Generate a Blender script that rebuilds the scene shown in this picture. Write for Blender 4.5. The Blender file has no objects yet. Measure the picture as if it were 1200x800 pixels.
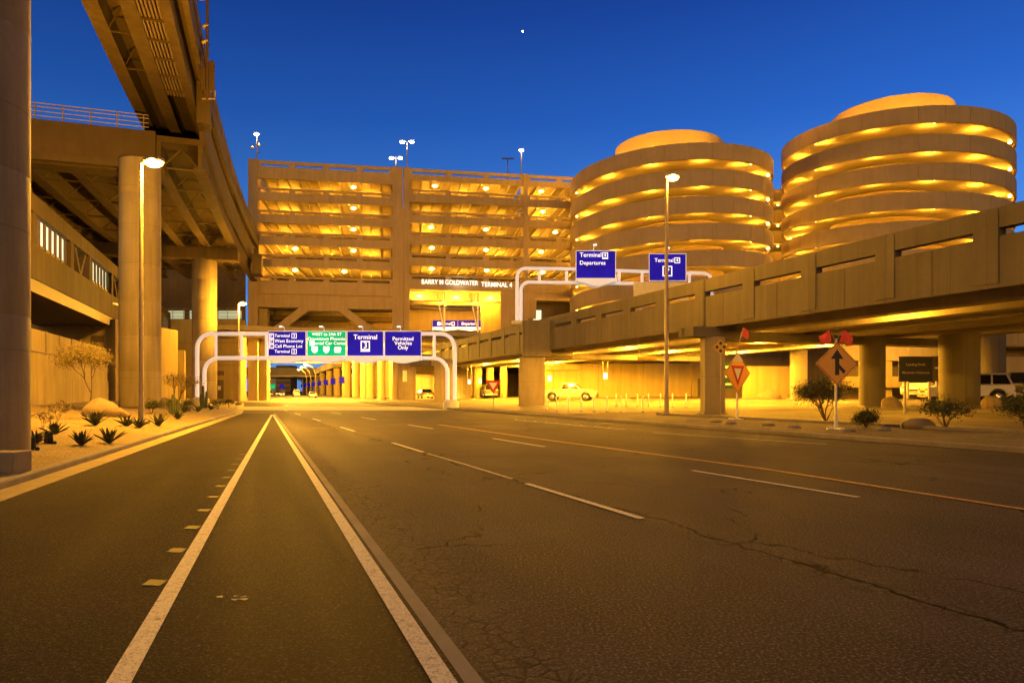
import bpy, bmesh, math, random
from mathutils import Vector, Matrix
random.seed(7)
PI = math.pi
C = bpy.context.scene.collection
ORG = {}
# ------------------------------------------------------------------ helpers
HZ, CAMZ, F = 458.0, 1.6, 800.0          # survey constants read off the photograph
def at(px, py, Y):
    return Vector(((px-600)/F*Y, Y, CAMZ+(HZ-py)/F*Y))
def thing(name, label, cat, loc=(0, 0, 0), group=None):
    o = bpy.data.objects.new(name, None); C.objects.link(o)
    o.empty_display_size = .3
    o.location = loc; ORG[o] = Vector(loc)
    o['label'] = label; o['category'] = cat
    if group: o['group'] = group
    return o
def tag(o, label, cat, group=None):
    o['label'] = label; o['category'] = cat
    if group: o['group'] = group
    return o
def struct(o):
    o['kind'] = 'structure'; return o
def dup(root, loc, rz, label, group=None, scale=1):
    r = root.copy(); C.objects.link(r); r.location = loc; r.rotation_euler = (0, 0, rz)
    r.scale = (scale, scale, scale)
    r['label'] = label
    if group: r['group'] = group
    for ch in list(root.children):
        c = ch.copy(); C.objects.link(c); c.parent = r
        for g in ch.children:
            d = g.copy(); C.objects.link(d); d.parent = c
    return r
class MB:
    def __init__(s): s.v = []; s.f = []
    def add(s, vs, fs):
        n = len(s.v); s.v += [tuple(p) for p in vs]; s.f += [tuple(i+n for i in f) for f in fs]
    def hexa(s, p): s.add(p, [(0,3,2,1),(4,5,6,7),(0,1,5,4),(1,2,6,5),(2,3,7,6),(3,0,4,7)])
    def box(s, x0, x1, y0, y1, z0, z1, fr=None):
        p = [(x0,y0,z0),(x1,y0,z0),(x1,y1,z0),(x0,y1,z0),(x0,y0,z1),(x1,y0,z1),(x1,y1,z1),(x0,y1,z1)]
        if fr: p = [fr(*q) for q in p]
        s.hexa(p); return s
    def beam(s, p0, p1, w, h, up=(0, 0, 1)):
        p0 = Vector(p0); p1 = Vector(p1); d = (p1-p0).normalized(); up = Vector(up)
        r = d.cross(up)
        if r.length < 1e-4: r = d.cross(Vector((1, 0, 0)))
        r.normalize(); u = r.cross(d)
        r *= w/2; u *= h/2
        s.hexa([p0-r-u, p0+r-u, p1+r-u, p1-r-u, p0-r+u, p0+r+u, p1+r+u, p1-r+u]); return s
    def cyl(s, p0, p1, r0, r1=None, n=16, sx=1.0):
        r1 = r0 if r1 is None else r1
        return s.tube([p0, p1], [r0, r1], n)
    def tube(s, pts, r, n=8, caps=True):
        pts = [Vector(p) for p in pts]
        rs = r if isinstance(r, (list, tuple)) else [r]*len(pts)
        base = len(s.v); ref = None
        for i, p in enumerate(pts):
            a = pts[max(i-1, 0)]; b = pts[min(i+1, len(pts)-1)]; d = (b-a).normalized()
            if ref is None:
                ref = Vector((1, 0, 0)) if abs(d.x) < .8 else Vector((0, 1, 0))
            x = (ref-d*ref.dot(d)).normalized(); ref = x; y = d.cross(x)
            for k in range(n):
                t = 2*PI*k/n; s.v.append(tuple(p+(x*math.cos(t)+y*math.sin(t))*rs[i]))
        for i in range(len(pts)-1):
            for k in range(n):
                a = base+i*n+k; b = base+i*n+(k+1) % n
                s.f.append((a, b, b+n, a+n))
        if caps:
            s.f.append(tuple(base+k for k in reversed(range(n))))
            s.f.append(tuple(base+(len(pts)-1)*n+k for k in range(n)))
        return s
    def prism(s, poly, c0, c1, fr):
        n = len(poly)
        s.add([fr(a, b, c0) for a, b in poly]+[fr(a, b, c1) for a, b in poly],
              [tuple(reversed(range(n))), tuple(range(n, 2*n))]+[(i, (i+1) % n, n+(i+1) % n, n+i) for i in range(n)])
        return s
    def sweep(s, sec, path):
        """sec: closed list of (u,z); path: list of (x,y,dx,dy) with unit tangents; u is measured to the right"""
        n = len(sec); base = len(s.v)
        for (x, y, tx, ty) in path:
            for (u, z) in sec: s.v.append((x+ty*u, y-tx*u, z))
        for i in range(len(path)-1):
            for k in range(n):
                a = base+i*n+k; b = base+i*n+(k+1) % n
                s.f.append((a, b, b+n, a+n))
        s.f.append(tuple(base+k for k in range(n)))
        s.f.append(tuple(base+(len(path)-1)*n+k for k in reversed(range(n))))
        return s
    def lathe(s, prof, c, n=24):
        base = len(s.v); m = len(prof)
        for k in range(n):
            t = 2*PI*k/n
            for (r, z) in prof: s.v.append((c[0]+r*math.cos(t), c[1]+r*math.sin(t), c[2]+z))
        for k in range(n):
            for j in range(m-1):
                a = base+k*m+j; b = base+((k+1) % n)*m+j
                s.f.append((a, b, b+1, a+1))
        return s
    def ball(s, c, r, n=10, sq=(1, 1, 1)):
        prof = [(max(1e-4, math.sin(PI*i/n)), -math.cos(PI*i/n)) for i in range(n+1)]
        base = len(s.v); s.lathe([(a*r, b*r) for a, b in prof], (0, 0, 0), n)
        for i in range(base, len(s.v)):
            v = s.v[i]; s.v[i] = (c[0]+v[0]*sq[0], c[1]+v[1]*sq[1], c[2]+v[2]*sq[2])
        return s
    def build(s, name, mat, parent=None, smooth=0, bevel=0, recalc=True):
        me = bpy.data.meshes.new(name)
        org = ORG.get(parent, Vector((0, 0, 0))) if parent else Vector((0, 0, 0))
        me.from_pydata([(v[0]-org.x, v[1]-org.y, v[2]-org.z) for v in s.v], [], s.f)
        if recalc:
            b = bmesh.new(); b.from_mesh(me)
            bmesh.ops.recalc_face_normals(b, faces=b.faces[:]); b.to_mesh(me); b.free()
        if smooth:
            me.polygons.foreach_set('use_smooth', [True]*len(me.polygons))
            me.set_sharp_from_angle(angle=math.radians(smooth))
        me.materials.append(mat)
        o = bpy.data.objects.new(name, me); C.objects.link(o)
        if parent: o.parent = parent
        ORG[o] = org
        if bevel:
            m = o.modifiers.new('bevel', 'BEVEL'); m.width = bevel; m.segments = 2; m.limit_method = 'ANGLE'
        return o
def own_origin(o, loc):
    """move a one-mesh thing's origin to its base"""
    loc = Vector(loc); o.data.transform(Matrix.Translation(-loc)); o.location = loc; ORG[o] = loc; return o
def frame(o, ax, ay=None, az=(0, 0, 1)):
    o = Vector(o); ax = Vector(ax).normalized(); az = Vector(az)
    ay = Vector(ay).normalized() if ay else az.cross(ax)
    return lambda a, b, c: tuple(o+ax*a+ay*b+az*c)
def light(name, loc, power, col=(1, .43, .022), radius=.15, parent=None, spot=None):
    d = bpy.data.lights.new(name, 'SPOT' if spot else 'POINT'); d.energy = power; d.color = col; d.shadow_soft_size = radius
    o = bpy.data.objects.new(name, d); C.objects.link(o)
    org = ORG.get(parent, Vector((0, 0, 0))) if parent else Vector((0, 0, 0))
    o.location = Vector(loc)-org
    if spot:
        d.spot_size = spot; d.spot_blend = .6
    if parent: o.parent = parent
    return o
_txt = {}
def text_mesh(sx):
    if sx in _txt: return _txt[sx]
    cu = bpy.data.curves.new('lettering', 'FONT'); cu.body = sx; cu.size = 1; cu.offset = .006
    cu.align_x = 'CENTER'; cu.align_y = 'CENTER'; cu.resolution_u = 3
    ob = bpy.data.objects.new('lettering', cu); C.objects.link(ob)
    bpy.context.view_layer.update()
    me = bpy.data.meshes.new_from_object(ob.evaluated_get(bpy.context.evaluated_depsgraph_get()))
    r = ([tuple(v.co) for v in me.vertices], [tuple(p.vertices) for p in me.polygons])
    bpy.data.objects.remove(ob); bpy.data.curves.remove(cu); bpy.data.meshes.remove(me)
    _txt[sx] = r; return r
def put_text(mb, sx, fr, cx, cz, size, align='C', width=None):
    """fr(a,b,c): a right, b out of the face (negative = towards the reader), c up"""
    v, f = text_mesh(sx)
    xs = [p[0] for p in v]; x0, x1 = min(xs), max(xs); k = size
    kx = k if width is None else width/(x1-x0)
    off = -(x0+x1)/2*kx if align == 'C' else -x0*kx
    mb.add([fr(cx+off+p[0]*kx, 0, cz+p[1]*k) for p in v], f)
# ------------------------------------------------------------------ materials
def nodes(name):
    m = bpy.data.materials.new(name); m.use_nodes = True
    nt = m.node_tree; b = nt.nodes['Principled BSDF']
    return m, nt, b
def N(nt, t, **k):
    n = nt.nodes.new(t)
    for a, v in k.items(): setattr(n, a, v)
    return n
def noise(nt, vec, scale, detail=5, rough=.6):
    n = N(nt, 'ShaderNodeTexNoise'); n.inputs['Scale'].default_value = scale
    n.inputs['Detail'].default_value = detail; n.inputs['Roughness'].default_value = rough
    nt.links.new(vec, n.inputs['Vector']); return n.outputs['Fac']
def mapping(nt, vec, sc):
    n = N(nt, 'ShaderNodeMapping'); n.inputs['Scale'].default_value = sc
    nt.links.new(vec, n.inputs['Vector']); return n.outputs['Vector']
def maprange(nt, v, a, b, c, d):
    n = N(nt, 'ShaderNodeMapRange'); nt.links.new(v, n.inputs['Value'])
    for i, x in zip(('From Min', 'From Max', 'To Min', 'To Max'), (a, b, c, d)): n.inputs[i].default_value = x
    return n.outputs['Result']
def math_(nt, op, a, b=None):
    n = N(nt, 'ShaderNodeMath', operation=op)
    for i, x in enumerate((a, b)):
        if x is None: continue
        if isinstance(x, (int, float)): n.inputs[i].default_value = x
        else: nt.links.new(x, n.inputs[i])
    return n.outputs[0]
def mixc(nt, fac, a, b, mode='MIX'):
    n = N(nt, 'ShaderNodeMix', data_type='RGBA', blend_type=mode)
    for s, x in ((n.inputs['Factor'], fac), (n.inputs['A'], a), (n.inputs['B'], b)):
        if isinstance(x, (int, float)): s.default_value = x
        elif isinstance(x, tuple): s.default_value = (*x, 1)
        else: nt.links.new(x, s)
    return n.outputs['Result']
def bump(nt, h, b, strength=.3, dist=.02):
    n = N(nt, 'ShaderNodeBump'); n.inputs['Strength'].default_value = strength; n.inputs['Distance'].default_value = dist
    nt.links.new(h, n.inputs['Height']); nt.links.new(n.outputs['Normal'], b.inputs['Normal'])
def pos(nt): return N(nt, 'ShaderNodeNewGeometry').outputs['Position']
def concrete(name, col, dark=.62, streak=.5, rough=.85, bs=.25, joint=None, lift=None):
    m, nt, b = nodes(name); p = pos(nt)
    big = maprange(nt, noise(nt, p, .35, 6, .65), .3, .7, 0, 1)
    st = maprange(nt, noise(nt, mapping(nt, p, (1.6, 1.6, .12)), 1.3, 5, .65), .42, .72, 0, 1)
    fine = noise(nt, p, 9, 6, .7)
    c = mixc(nt, big, tuple(x*dark for x in col), col)
    c = mixc(nt, math_(nt, 'MULTIPLY', st, streak), c, tuple(x*.42 for x in col))
    c = mixc(nt, maprange(nt, fine, .3, .7, .35, 0), c, tuple(x*.55 for x in col))
    if joint or lift:
        sp = N(nt, 'ShaderNodeSeparateXYZ'); nt.links.new(p, sp.inputs[0])
    if joint:      # form-panel joints at a fixed pitch along a horizontal direction; panels differ a little in tone
        dx, dy, pitch = joint
        q = math_(nt, 'DIVIDE', math_(nt, 'ADD', math_(nt, 'MULTIPLY', sp.outputs[0], dx), math_(nt, 'MULTIPLY', sp.outputs[1], dy)), pitch)
        fr_ = math_(nt, 'FRACT', q); wn = N(nt, 'ShaderNodeTexWhiteNoise', noise_dimensions='1D'); nt.links.new(math_(nt, 'FLOOR', q), wn.inputs['W'])
        c = mixc(nt, maprange(nt, wn.outputs['Value'], 0, 1, 0, .15), c, tuple(x*.4 for x in col))
        c = mixc(nt, maprange(nt, fr_, .0, .03/pitch, .5, 0), c, tuple(x*.15 for x in col))
    if lift:       # horizontal pour lines
        fz = math_(nt, 'FRACT', math_(nt, 'DIVIDE', sp.outputs[2], lift))
        c = mixc(nt, maprange(nt, fz, 0, .035/lift, .6, 0), c, tuple(x*.3 for x in col))
    nt.links.new(c, b.inputs['Base Color']); b.inputs['Roughness'].default_value = rough
    b.inputs['Specular IOR Level'].default_value = .25
    bump(nt, fine, b, bs, .02); return m
def plain(name, col, rough=.5, metal=0., var=.12, spec=.5, scale=3):
    m, nt, b = nodes(name); p = N(nt, 'ShaderNodeTexCoord').outputs['Object']
    n = maprange(nt, noise(nt, p, scale, 5, .7), .3, .7, 0, 1)
    c = mixc(nt, n, tuple(x*(1-var) for x in col), tuple(min(1, x*(1+var*.5)) for x in col))
    nt.links.new(c, b.inputs['Base Color']); b.inputs['Roughness'].default_value = rough
    b.inputs['Metallic'].default_value = metal; b.inputs['Specular IOR Level'].default_value = spec
    return m
def emit(name, col, st, base=(.5, .5, .5)):
    m, nt, b = nodes(name); b.inputs['Base Color'].default_value = (*base, 1)
    b.inputs['Emission Color'].default_value = (*col, 1); b.inputs['Emission Strength'].default_value = st
    b.inputs['Roughness'].default_value = .5; return m
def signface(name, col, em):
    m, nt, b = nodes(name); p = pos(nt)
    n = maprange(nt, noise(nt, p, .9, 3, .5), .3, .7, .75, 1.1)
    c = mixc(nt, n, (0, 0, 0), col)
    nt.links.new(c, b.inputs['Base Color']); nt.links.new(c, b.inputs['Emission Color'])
    b.inputs['Emission Strength'].default_value = em; b.inputs['Roughness'].default_value = .6; b.inputs['Specular IOR Level'].default_value = .08; return m  # face emits its own colour, standing in for light falling on the sign
def asphalt(name, col, cracks=False, agg=1.0):
    m, nt, b = nodes(name); p = pos(nt)
    sep = N(nt, 'ShaderNodeSeparateXYZ'); nt.links.new(p, sep.inputs[0]); X, Y = sep.outputs[0], sep.outputs[1]
    along = mapping(nt, p, (1, 1, 1))
    # coordinates turned along the road: u across, v along
    u = math_(nt, 'ADD', X, math_(nt, 'MULTIPLY', Y, .37))
    cb = N(nt, 'ShaderNodeCombineXYZ'); nt.links.new(u, cb.inputs[0]); nt.links.new(math_(nt, 'MULTIPLY', Y, .06), cb.inputs[1])
    wear = maprange(nt, noise(nt, cb.outputs[0], .8, 5, .6), .32, .68, 0, 1)
    patch = maprange(nt, noise(nt, p, .28, 5, .62), .35, .65, 0, 1)
    grit = noise(nt, p, 42, 6, .78)
    peb = N(nt, 'ShaderNodeTexVoronoi'); peb.inputs['Scale'].default_value = 70; nt.links.new(p, peb.inputs['Vector'])
    c = mixc(nt, wear, tuple(x*.5 for x in col), tuple(x*1.3 for x in col))
    c = mixc(nt, math_(nt, 'MULTIPLY', patch, .75), c, tuple(x*.5 for x in col))
    c = mixc(nt, maprange(nt, grit, .52, .64, 0, .85*agg), c, tuple(min(1, x*3.6) for x in col))
    c = mixc(nt, maprange(nt, grit, .36, .48, .75*agg, 0), c, tuple(x*.3 for x in col))
    h = math_(nt, 'ADD', grit, math_(nt, 'MULTIPLY', peb.outputs['Distance'], .6))
    if cracks:
        wob = noise(nt, p, .9, 4, .6)
        def band(a, s, w0, w1):
            d = math_(nt, 'ABSOLUTE', math_(nt, 'ADD', math_(nt, 'ADD', X, math_(nt, 'MULTIPLY', Y, -s)),
                                            math_(nt, 'ADD', math_(nt, 'MULTIPLY', math_(nt, 'SUBTRACT', wob, .5), .9), -a)))
            return d, maprange(nt, d, w0, w1, 1, 0)
        vor = N(nt, 'ShaderNodeTexVoronoi', feature='DISTANCE_TO_EDGE'); vor.inputs['Scale'].default_value = 9
        nt.links.new(mixc(nt, .12, p, N(nt, 'ShaderNodeTexNoise').outputs['Color']), vor.inputs['Vector'])
        big = N(nt, 'ShaderNodeTexVoronoi', feature='DISTANCE_TO_EDGE'); big.inputs['Scale'].default_value = .23
        wv = N(nt, 'ShaderNodeTexNoise'); wv.inputs['Scale'].default_value = 1.3; wv.inputs['Detail'].default_value = 6; nt.links.new(p, wv.inputs['Vector'])
        wp = N(nt, 'ShaderNodeVectorMath', operation='ADD'); nt.links.new(p, wp.inputs[0])
        ws = N(nt, 'ShaderNodeVectorMath', operation='SCALE'); nt.links.new(wv.outputs['Color'], ws.inputs[0]); ws.inputs['Scale'].default_value = 1.1
        nt.links.new(ws.outputs[0], wp.inputs[1]); nt.links.new(wp.outputs[0], big.inputs['Vector'])
        thin = math_(nt, 'MULTIPLY', maprange(nt, vor.outputs['Distance'], .03, .12, 1, 0), maprange(nt, noise(nt, p, 3.5, 4), .36, .5, 0, 1))
        d1, m1 = band(5.5, -.443, .04, .42)      # beside the lane line
        d2, m2 = band(1.55, -.372, .10, .5)     # along the gutter
        net = math_(nt, 'MULTIPLY', thin, math_(nt, 'MAXIMUM', m1, m2))
        core = maprange(nt, d1, .012, .035, 1, 0)
        lone = math_(nt, 'MULTIPLY', maprange(nt, big.outputs['Distance'], .002, .007, 1, 0), maprange(nt, noise(nt, p, .5, 3), .47, .55, 0, .9))
        k = math_(nt, 'MINIMUM', 1.0, math_(nt, 'ADD', math_(nt, 'MULTIPLY', net, .55), math_(nt, 'MAXIMUM', lone, math_(nt, 'MULTIPLY', core, maprange(nt, noise(nt, p, .6, 3), .36, .46, .0, 1)))))
        c = mixc(nt, math_(nt, 'MULTIPLY', math_(nt, 'MAXIMUM', m1, m2), .3), c, tuple(x*1.5 for x in col))
        c = mixc(nt, k, c, tuple(x*.1 for x in col))
        h = math_(nt, 'SUBTRACT', h, math_(nt, 'MULTIPLY', k, 1.5))
    nt.links.new(c, b.inputs['Base Color']); b.inputs['Specular IOR Level'].default_value = .025
    nt.links.new(maprange(nt, wear, 0, 1, .62, .8), b.inputs['Roughness'])
    bump(nt, h, b, .8, .02); return m
def paint_line(name, col, under, worn=.5):
    m, nt, b = nodes(name); p = pos(nt)
    w = maprange(nt, noise(nt, p, 11, 8, .75), worn-.09, worn+.06, 1, 0)
    w2 = maprange(nt, noise(nt, p, 55, 4, .8), .36, .5, .8, 0)
    c = mixc(nt, math_(nt, 'MAXIMUM', w, w2), col, under)
    nt.links.new(c, b.inputs['Base Color']); b.inputs['Roughness'].default_value = .7; return m
def gravel(name, a, bcol, scale=28):
    m, nt, b = nodes(name); p = pos(nt)
    v = N(nt, 'ShaderNodeTexVoronoi'); v.inputs['Scale'].default_value = scale; nt.links.new(p, v.inputs['Vector'])
    c = mixc(nt, maprange(nt, noise(nt, p, .6, 5), .35, .65, 0, 1), a, bcol)
    c = mixc(nt, .45, c, v.outputs['Color'], 'SOFT_LIGHT')
    c = mixc(nt, maprange(nt, v.outputs['Distance'], .3, .7, 0, .6), c, tuple(x*.3 for x in a))
    nt.links.new(c, b.inputs['Base Color']); b.inputs['Roughness'].default_value = .95
    bump(nt, math_(nt, 'SUBTRACT', noise(nt, p, 14, 6), v.outputs['Distance']), b, .7, .03); return m
def leafmat(name, a, bcol):
    m, nt, b = nodes(name); p = pos(nt)
    c = mixc(nt, maprange(nt, noise(nt, p, 5, 4), .35, .65, 0, 1), a, bcol)
    nt.links.new(c, b.inputs['Base Color']); b.inputs['Roughness'].default_value = .65; return m
M = dict(
 asph=asphalt('old_asphalt', (.100, .083, .072), True, 1.0),
 asph2=asphalt('smooth_asphalt', (.046, .036, .029), False, .9),
 asph3=asphalt('side_asphalt', (.22, .19, .15), False, .6),
 apron=concrete('road_concrete', (.40, .37, .33), .75, .2),
 kerb=concrete('kerb_concrete', (.34, .31, .28), .55, .5, bs=.5),
 facade=concrete('facade_concrete', (.56, .44, .27), .84, .35, joint=(.9855, .17, 3.05)),
 ramp=concrete('ramp_concrete', (.54, .43, .29), .84, .22),
 drum=concrete('drum_render', (.52, .40, .24), .9, .12),
 inside=concrete('deck_concrete', (.46, .40, .30), .75, .3),
 pier=concrete('pier_concrete', (.34, .29, .23), .72, .7, bs=.4, lift=2.4),
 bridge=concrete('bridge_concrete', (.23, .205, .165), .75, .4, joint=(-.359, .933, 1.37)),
 wall=concrete('wall_concrete', (.50, .40, .20), .78, .55),
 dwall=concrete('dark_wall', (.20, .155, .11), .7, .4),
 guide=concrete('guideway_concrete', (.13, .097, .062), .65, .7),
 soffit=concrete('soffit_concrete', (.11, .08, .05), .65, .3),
 steel=plain('weathered_steel', (.09, .06, .035), .6, .2),
 pipe=plain('conduit_steel', (.38, .30, .22), .45, .5),
 white=plain('white_paint', (.80, .80, .78), .4, 0, .08),
 gantry=emit('gantry_white_glow', (.9, .93, 1), .30, (.82, .83, .85)),  # white paint with added glow so the tubes stay bright under amber lamps
 grey=plain('light_grey_paint', (.62, .63, .60), .45, 0, .06),
 pole=plain('lamp_pole_steel', (.36, .31, .26), .5, .3),
 cream=plain('cream_board', (.78, .72, .55), .6),
 black=plain('black_plastic', (.012, .012, .013), .5),
 rubber=plain('tyre_rubber', (.018, .018, .018), .85),
 chrome=plain('bright_metal', (.6, .6, .6), .25, .9),
 glass=plain('dark_glass', (.012, .013, .016), .08, 0, .05, .8),
 dirt=gravel('island_dirt', (.13, .10, .075), (.20, .155, .11), 20),
 gravel=gravel('desert_gravel', (.31, .235, .115), (.41, .315, .155), 24),
 ground=gravel('earth', (.10, .08, .06), (.15, .12, .09), 8),
 rock=concrete('boulder_stone', (.40, .31, .21), .5, .3, bs=1.),
 agave=leafmat('agave_leaf', (.035, .05, .03), (.07, .085, .045)),
 leaf=leafmat('shrub_leaf', (.035, .05, .018), (.075, .085, .03)),
 dryleaf=leafmat('dry_leaf', (.22, .18, .07), (.36, .29, .12)),
 bark=plain('bark', (.12, .085, .055), .9, 0, .4),
 orange=emit('orange_glow_sheet', (.9, .36, .03), .05, (.86, .36, .05)),  # faint glow added to the sheet colour; the board is no lamp
 yellow=plain('yellow_sheet', (.45, .28, .04), .5),
 flag=emit('red_flag_glow_cloth', (1, .1, .03), .10, (.85, .07, .03)),  # cloth brightened by a little added emission
 red=plain('red_sheet', (.55, .02, .02), .45),
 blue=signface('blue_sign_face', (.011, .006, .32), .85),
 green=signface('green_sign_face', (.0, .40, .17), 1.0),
 letter=emit('white_lettering', (1, 1, 1), .9, (.9, .9, .9)),  # lettering and small white boards get brightness as added glow
 shieldr=emit('shield_red', (.8, .05, .15), .5, (.7, .05, .1)),
 lamp=emit('sodium_lamp', (1, .56, .10), 22),
 softlamp=emit('soft_lamp', (1, .52, .08), 9),
 whitelamp=emit('white_lamp', (1, .85, .62), 40),
 neon=emit('white_letters_lit', (1, .93, .78), 1.7),
 pane=emit('fluorescent_pane', (.78, .92, .62), 1.15),
 pane2=emit('dim_pane', (.75, .85, .5), .5),
 dgreen=plain('dark_green_sheet', (.01, .08, .05), .5),
 dsign=plain('dark_sign_sheet', (.009, .010, .009), .5),
 tail=emit('tail_lamp', (1, .03, .02), 3.0, (.5, .02, .02)),
 head=emit('head_lamp', (1, .85, .6), 2.0),
 star=emit('star_glow', (.9, .95, 1), 12),
)
M['line'] = paint_line('white_road_paint', (.62, .60, .56), (.06, .055, .05), .40)
M['oldline'] = paint_line('worn_white_paint', (.50, .48, .44), (.055, .05, .045), .44)
M['yline'] = paint_line('yellow_road_paint', (.50, .26, .03), (.06, .05, .045), .45)
M['ghost'] = paint_line('faded_yellow_paint', (.024, .018, .012), (.020, .016, .012), .5)
# ------------------------------------------------------------------ setting: ground, road, banks
def XL(Y): return -4.85-.305*Y if Y < 49 else -19.8-.39*(Y-49)
def XR(Y): return 8-.45*(Y-29)
def W1(Y): return -.91-.332*Y
def W2(Y): return 1.11-.372*Y
SN = (1/1.0966, .45/1.0966)
def sR(x, y): return (x-XR(y))*SN[0]
def zR(x, y):
    s = max(0, sR(x, y)); return .14+.026*min(s, 30)
def zL(x, y):
    s = max(0, XL(y)-x); return .13+.075*min(s, 10)+.05*math.sin(x*.9+y*.35)*min(1, s/3)
def sheet(name, mat, lines, z):
    """lines: [(xl, xr, y)...]"""
    mb = MB()
    for i in range(len(lines)-1):
        a, b = lines[i], lines[i+1]
        mb.add([(a[0], a[2], z), (a[1], a[2], z), (b[1], b[2], z), (b[0], b[2], z)], [(0, 1, 2, 3)])
    return struct(mb.build(name, mat, recalc=False))
mb = MB(); mb.add([(-2500, -300, -.06), (2500, -300, -.06), (2500, 3000, -.06), (-2500, 3000, -.06)], [(0, 1, 2, 3)])
struct(mb.build('ground', M['ground'], recalc=False))
Ys = [-14, 0, 6, 12, 18, 24, 30, 36, 42, 49, 56, 63, 70, 78, 86, 95]
sheet('road', M['asph'], [(XL(y)-.2, XR(y)+.1, y) for y in Ys], 0)
tun = [(-.36*(y-95)-40, -.36*(y-95)-10, y) for y in (95, 130, 180, 240, 320, 420)]
sheet('tunnel_road', M['asph3'], tun, -.004)
sheet('left_lane', M['asph2'], [(XL(y)-.1, W2(y)+.02, y) for y in Ys if y < 50], .005)
sheet('gutter_strip', M['kerb'], [(W2(y)+.02, W2(y)+.13, y) for y in Ys if y < 50], .007)
sheet('concrete_crossing', M['apron'], [(XL(y)-.1, XR(y)+.1, y) for y in (57, 63, 70)], .006)
def strip(pts, w, name='lane_line', mat='line', z=.012):
    mb = MB()
    for i in range(len(pts)-1):
        a, b = Vector(pts[i]), Vector(pts[i+1]); d = (b-a).normalized(); n = Vector((d.y, -d.x))*w/2
        mb.add([(*(a-n), z), (*(a+n), z), (*(b+n), z), (*(b-n), z)], [(0, 1, 2, 3)])
    return struct(mb.build(name, M[mat], recalc=False))
strip([(W1(y), y) for y in (-6, 2, 10, 20, 32, 46)], .13)
strip([(W2(y)-.09, y) for y in (-6, 2, 10, 20, 32, 46)], .13)
mbt = MB()
for i in range(11):                                    # faded ticks beside the gore line
    y = 5.6+i*1.15+.0*i; x = W1(y)
    mbt.add([(x-.27, y, .011), (x-.11, y-.02, .011), (x-.13, y+.15, .011), (x-.29, y+.17, .011)], [(0, 1, 2, 3)])
struct(mbt.build('faded_marking', M['ghost'], recalc=False))
def dashes(p0, d, n0, n1, pitch, L, w=.11, mat='line'):
    d = Vector(d).normalized(); p0 = Vector(p0)
    for k in range(n0, n1):
        a = p0+d*pitch*k; strip([tuple(a), tuple(a+d*L)], w, 'lane_dash', mat)
dashes((1.62, 8.53), (-.425, 1), -2, 6, 10.05, 3.5)
dashes((5.2, 10.24), (-.46, 1), -1, 7, 10.2, 3.8)
strip([(.0, 12.4), (-1.05, 14.9), (-2.15, 17.4)], .07, 'worn_line', 'oldline', .010)
strip([(9.2, 4.2), (6.9, 9.2), (5.15, 14.0), (1.0, 22.5), (-3.5, 32.4)], .15, 'edge_line', 'yline')
strip([(5.4, 26.2), (9.4, 20.4)], .10, 'edge_line', 'line'); strip([(.2, 37.5), (4.7, 28.2)], .10, 'edge_line', 'line')
rr = random.Random(3)
mbs = MB()
for i in range(6):                                     # old paint spatter in the gore
    x, y = -2.15+rr.gauss(0, .05), 5.25+rr.gauss(0, .04); n = 7; r0 = rr.uniform(.006, .022)
    mbs.add([(x+r0*rr.uniform(.5, 1.6)*math.cos(2*PI*k/n)*1.6, y+r0*rr.uniform(.5, 1.6)*math.sin(2*PI*k/n), .0125) for k in range(n)], [tuple(range(n))])
struct(mbs.build('paint_spatter', M['oldline'], recalc=False))
# kerbs
def path_of(fx, ys):
    P = [(fx(y), y) for y in ys]; out = []
    for i, p in enumerate(P):
        a = P[max(i-1, 0)]; b = P[min(i+1, len(P)-1)]; d = Vector((b[0]-a[0], b[1]-a[1])).normalized()
        out.append((p[0], p[1], d.x, d.y))
    return out
ky = list(range(-12, 96, 4))
struct(MB().sweep([(-.18, -.05), (0, -.05), (.0, .12), (-.03, .15), (-.18, .15)], path_of(XL, ky)).build('kerb', M['kerb'], bevel=.01))
struct(MB().sweep([(0.001, -.05), (.45, -.05), (.45, .012), (.001, .022)], path_of(XL, ky)).build('gutter', M['wall']))
struct(MB().sweep([(.18, -.05), (0, -.05), (0, .12), (.03, .15), (.18, .15)], path_of(XR, ky)).build('kerb', M['kerb'], bevel=.01))
# banks as height fields
def field(name, mat, rows):
    mb = MB(); n = len(rows[0])
    for r in rows: mb.v += r
    for j in range(len(rows)-1):
        for i in range(n-1):
            a = j*n+i; mb.f.append((a, a+1, a+n+1, a+n))
    o = mb.build(name, mat, recalc=False)
    o.data.polygons.foreach_set('use_smooth', [True]*len(o.data.polygons)); return struct(o)
rows = []
for y in range(-12, 97, 2):
    r = []
    for s in (.17, .5, 1, 1.8, 2.8, 4, 5.5, 7, 9, 12, 18, 30):
        x = XL(y)-s; r.append((x, y, zL(x, y)+.02*random.uniform(-1, 1)*min(1, s)))
    rows.append(r)
field('gravel_bank', M['gravel'], rows)
def rfield(name, mat, s0, s1, ns, y0, y1, dz, jit=0):
    rows = []
    for y in range(y0, y1, 3):
        r = []
        for i in range(ns+1):
            s = s0+(s1-s0)*i/ns; x = XR(y)+s/SN[0]
            r.append((x, y, zR(x, y)+dz+jit*random.uniform(-1, 1)*(0 < i < ns)))
        rows.append(r)
    return field(name, mat, rows)
rfield('terrain', M['dirt'], .16, 70, 50, -12, 100, -.02, .0)
rfield('island', M['dirt'], .17, 4.3, 7, -12, 42, .0, .03)
rfield('side_road', M['asph3'], 4.5, 15.5, 12, -12, 42, .0)
rfield('side_road', M['asph3'], 1.2, 26, 14, 42, 96, .012)
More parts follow.
